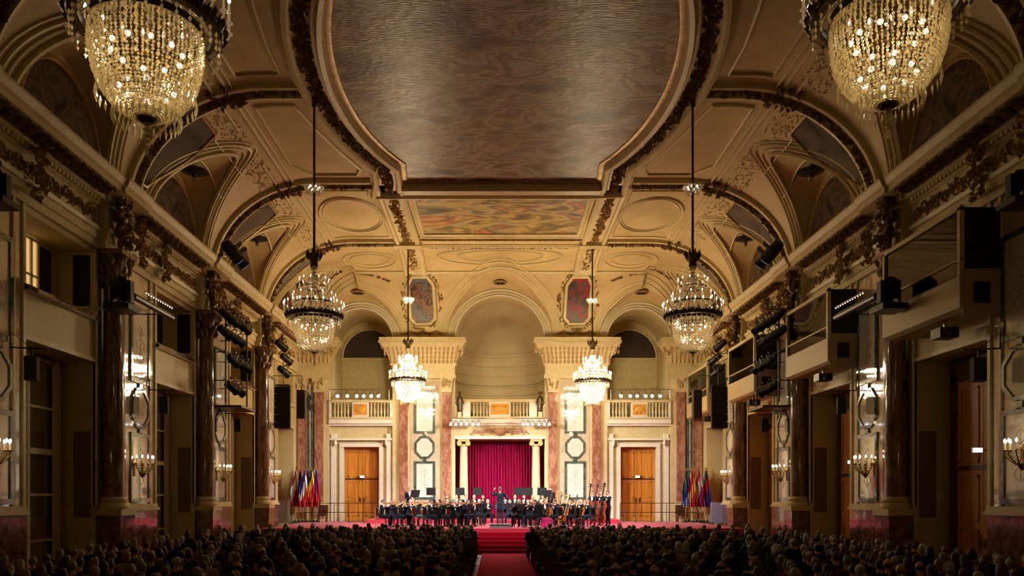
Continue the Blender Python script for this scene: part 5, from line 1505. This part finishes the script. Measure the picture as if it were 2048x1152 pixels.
for j, (px, y, kd) in enumerate(PL):
    x = PX(px, y); z = ST + (.2 if 37.6 < y < 39.7 and -6.2 < x < 5.6 else 0)
    base = kd.split('_')[0]; fem = kd.endswith('_f')
    rz = look(x, y) + random.uniform(-.12,.12)
    if kd == 'standing': rz = look(x, y)
    hm = HH[j % 7] if not fem else (HB, HY, HK)[j % 3]
    cnt[base] = cnt.get(base, 0)+1; N_ = ORD[min(cnt[base], 23)]
    who = 'woman' if fem else 'man'
    inst = {'violin':'violin','cello':'cello','wind':'wind instrument','bass':'double bass','standing':'mallets'}[base]
    sdn = 'left' if x < -.3 else 'right'
    near = 'near the conductor' if abs(x) < 1.6 else ('at the outer edge' if abs(x) > 4.4 else 'between edge and conductor')
    verb = {'violin':'playing violin','cello':'playing cello','wind':'seated playing a wind instrument','bass':'standing at a double bass','standing':'standing behind a music stand'}[base]
    dep = 'front desk' if y < 33.7 else ('second desk' if y < 35.5 else ('third desk' if y < 37.5 else 'back row'))
    gp = {'violin': ('violins' if x < -.3 else 'violas and violins'),'cello':'cellos','wind':'winds','bass':'basses','standing':'back'}[base]
    lb = f"{HHN[id(hm)]} {who} {verb} on stage {sdn}, {dep}, {N_} of the {inst} players"
    player(kd, (x, y, z), rz, ' '.join(lb.split()[:16]), hair=hm, shirt=not fem, cloth=(CLB, CLN, CLB, CLB, CLT)[j % 5] if fem else (CLB, CLB, CLB, CLN)[j % 4])
    if base == 'violin': held('violin', (x, y, z), rz, f"violin held by the {who} at the {dep} of stage {sdn}, {N_} of the violins")
    if base == 'cello': held('cello', (x, y, z), rz, f"orange varnished cello, {N_} from the left among the cellos")
    if base == 'bass': held('double_bass', (x, y, z), rz, f"red-brown double bass, {N_} from the left at the stage's right")
    if base == 'wind':
        kk = 'trumpet' if (j % 3 == 0 and y > 38) else 'clarinet'
        held(kk, (x, y, z), rz, f"{('black clarinet','brass trumpet')[kk=='trumpet']} played by the {N_} wind player of the {dep}")
    if base in ('violin','cello','wind'):
        chair((x, y, z), rz, j % 4 == 0 and base != 'wind', f"{('dark','gilded')[j % 4 == 0 and base != 'wind']} chair under the {N_} {inst} player, {dep}")
    if base != 'bass' and (base == 'standing' or j % 2 == 0):
        d = .95 if base != 'standing' else .7
        sx, sy = x - math.sin(rz)*d*KI, y + math.cos(rz)*d*KI
        so = mstand((sx, sy, ST + (.2 if 37.6 < sy < 39.7 else 0)), rz, f"black music stand before the {N_} {inst} player, {dep}, stage {sdn}")
        if base == 'standing': so.scale = (1.1,1.1,1.25)
        else: so.scale = (.95,1,.88)
# tall black stands behind the winds
for j, px in enumerate((862, 920, 955, 1037, 1056, 1084)):
    x = PX(px, 39.2)
    so = mstand((x, 39.2, ST+.2), PI, f"tall black music stand in the rearmost row, {ORD[j+1]} from the left"); so.scale = (1.05,1,1.36)
# conductor on the podium
cx, cy = PX(1000, 32.75), 32.75
o = thing('conductor_podium', 'low grey conductor podium at the front centre of the stage', 'podium', (cx, cy, ST))
m = MB(); m.box(-.42,.42,-.36,.4,0,.13); m.build('platform', mat('podium_cloth', (.16,.16,.18), .6), o)
m = MB(); m.box(-.44,.44,-.38,.42,.13,.16); m.build('top_edge', STEEL, o)
player('conductor', (cx, cy, ST+.16), .0, 'grey-haired conductor in a dark blue tailcoat seen from behind, arms raised on the podium', hair=HG, shirt=False, cloth=mat('midnight_tailcoat', (.015,.03,.05), .8))
o = thing('baton', 'thin white conducting baton held up in the conductor\'s right hand', 'baton', (cx, cy, ST+.16))
m = MB(); m.tube([(.26,.44,1.27),(.22,.76,1.46)], [.006,.003], 5); m.build('stick', PAPER, o, k=1)
m = MB(); m.ell((.26,.44,1.26), .014, 6, 5); m.build('grip', WOODD, o, k=1)
mstand((cx, cy+.75, ST), 0, 'low black music stand right in front of the conductor')
o = thing('soloist_seat', 'magenta covered empty stool at the front right of the orchestra', 'stool', (PX(1093,32.9), 32.9, ST))
m = MB(); m.box(-.2,.2,-.16,.18,.30,.40); m.build('cushion', PINKSEAT, o)
m = MB(); m.box(-.19,.19,-.15,.17,.04,.30); m.build('skirt', PINKSEAT, o)
# percussion: harp frame at the back right, timpani at the back left
for j, px in enumerate((840, 852)):
    o = thing('timpani', f"copper kettledrum at the back left of the stage, {('left','right')[j]} of two", 'drum', (PX(px,38.9), 38.9-.0*j, ST))
    m = MB(); m.lathe([(.05,.18),(.2,.25),(.29,.42),(.30,.58)], n=18); m.build('bowl', mat('copper_%d' % j, (.45,.18,.07), .3, .9), o, smooth=50)
    m = MB(); m.lathe([(.001,.59),(.29,.59)], n=18, cap=False); m.build('drum_head', PAPER, o)
    m = MB(); m.lathe([(.30,.56),(.32,.56),(.32,.61),(.29,.61)], n=18); m.build('rim', STEEL, o)
    for a in range(3): m = MB(); m.tube([(.26*math.cos(a*2.1),.26*math.sin(a*2.1),.5),(.2*math.cos(a*2.1),.2*math.sin(a*2.1),0)], .015, 5); m.build('leg', STEEL, o)
o = thing('harp', 'tall gilded wooden harp standing behind the cellos on the right', 'harp', (PX(1127,37.0), 37.0, ST), rz=.5)
m = MB(); m.tube([(-.30,0,.1),(-.33,0,.8),(-.34,0,1.5)], .03, 8); m.build('column', GOLDW, o)
m = MB(); m.tube([(-.34,0,1.5),(-.16,0,1.50),(.0,0,1.36),(.18,0,1.30),(.3,0,1.36)], [.05,.04,.03,.035,.04], 8); m.build('neck', GOLDW, o)
m = MB(); m.tube([(.3,0,1.34),(-.12,0,.14)], [.05,.11], 8); m.box(-.4,.05,-.12,.12,0,.12); m.build('soundbox', GOLDW, o)
m = MB()
for q in range(18): t = q/18; m.tube([(-.28+.52*t,0,1.46-.14*t), (-.16+.42*t,0,.2+1.08*t)], .002, 3)
m.build('strings', PAPER, o); bpy.data.objects[o.children[-1].name]['kind'] = 'stuff'

# ---------------------------------------------------------------- lights
WARM = (1,.70,.32)
def chl(x, y, z, e, col=WARM, inner=None):
    lamp_light(x, y, z+.6, inner or e*.35, col, .10)
    for a in range(4): lamp_light(x+.62*math.cos(a*PI/2+.4), y+.62*math.sin(a*PI/2+.4), z+1.62, e*.1625, col, .05)
chl(-5.38, 22.7, 6.35, 35, (1,.72,.42), 75); chl(5.36, 22.7, 6.35, 35, (1,.72,.42), 75)
chl(-3.97, 8.55, 6.3, 8, WARM, 60); chl(3.90, 8.45, 6.4, 8, WARM, 60)
chl(-4.15, 35.9, 6.45, 2500, (1,.77,.42), 1100); chl(4.12, 35.9, 6.4, 2500, (1,.77,.42), 1100)
for i in range(2, len(CS)):
    for s in (-1, 1): lamp_light(s*(W-.42), CS[i]+1.65, 3.55, 8, WARM, .05)
def spot(loc, tgt, e, ang, col, r=.1):
    l = bpy.data.lights.new('stage_beam', 'SPOT'); l.energy = e; l.color = col; l.spot_size = ang; l.spot_blend = .6; l.shadow_soft_size = r
    o = bpy.data.objects.new('stage_beam', l); o.location = Vector(loc)*K; d = Vector(tgt)-Vector(loc); o.rotation_euler = d.to_track_quat('-Z', 'Y').to_euler(); COL.objects.link(o)
for s in (-1, 1):
    spot((s*9.0, 28.0, 8.3), (-s*1.5, 36.5, 1.2), 13000, .85, (1,.93,.92))
    spot((s*9.0, 29.0, 7.0), (s*3.5, 36.8, 1.4), 9000, .85, (1,.94,.94))
    spot((s*9.0, 30.0, 7.6), (-s*3.6, 41, 2.4), 12000, .7, (.97,.97,1)); spot((s*9.0, 29.4, 7.6), (-s*7.3, 41, 2.2), 8000, .7, (.97,.97,1))
    for x in (6.3, 7.9): spot((s*x, 40.3, 7.3), (s*3.2, 35.5, 1), 1500, .9, (.95,.93,1))
    for x in (1.0, 2.1): spot((s*x, 40.1, 5.85), (s*x*.8, 35.5, 1), 1000, 1.0, (.98,.94,1))
w = bpy.data.worlds.new('hall_world'); sc.world = w; w.use_nodes = True
w.node_tree.nodes['Background'].inputs[0].default_value = (0,0,0,1)

# ---------------------------------------------------------------- camera and view
cam = bpy.data.objects.new('camera', bpy.data.cameras.new('camera')); COL.objects.link(cam)
cam.location = Vector((CX, 0, CZ))*K; cam.rotation_euler = (PI/2, 0, 0)
cam.data.sensor_width = 36; cam.data.lens = F/2048*36; cam.data.shift_x = 34/2048; cam.data.shift_y = 416/2048
cam.data.clip_start = .1; cam.data.clip_end = 200; sc.camera = cam
sc.view_settings.view_transform = 'Standard'; sc.view_settings.look = 'None'; sc.view_settings.gamma = 1; sc.view_settings.exposure = -.8
sc.view_settings.use_curve_mapping = False
c_ = sc.cycles
c_.max_bounces = 6; c_.diffuse_bounces = 3; c_.glossy_bounces = 3; c_.transmission_bounces = 3; c_.transparent_max_bounces = 8
c_.adaptive_threshold = .08; c_.sample_clamp_indirect = 4; c_.use_denoising = True; c_.caustics_reflective = False; c_.caustics_refractive = False
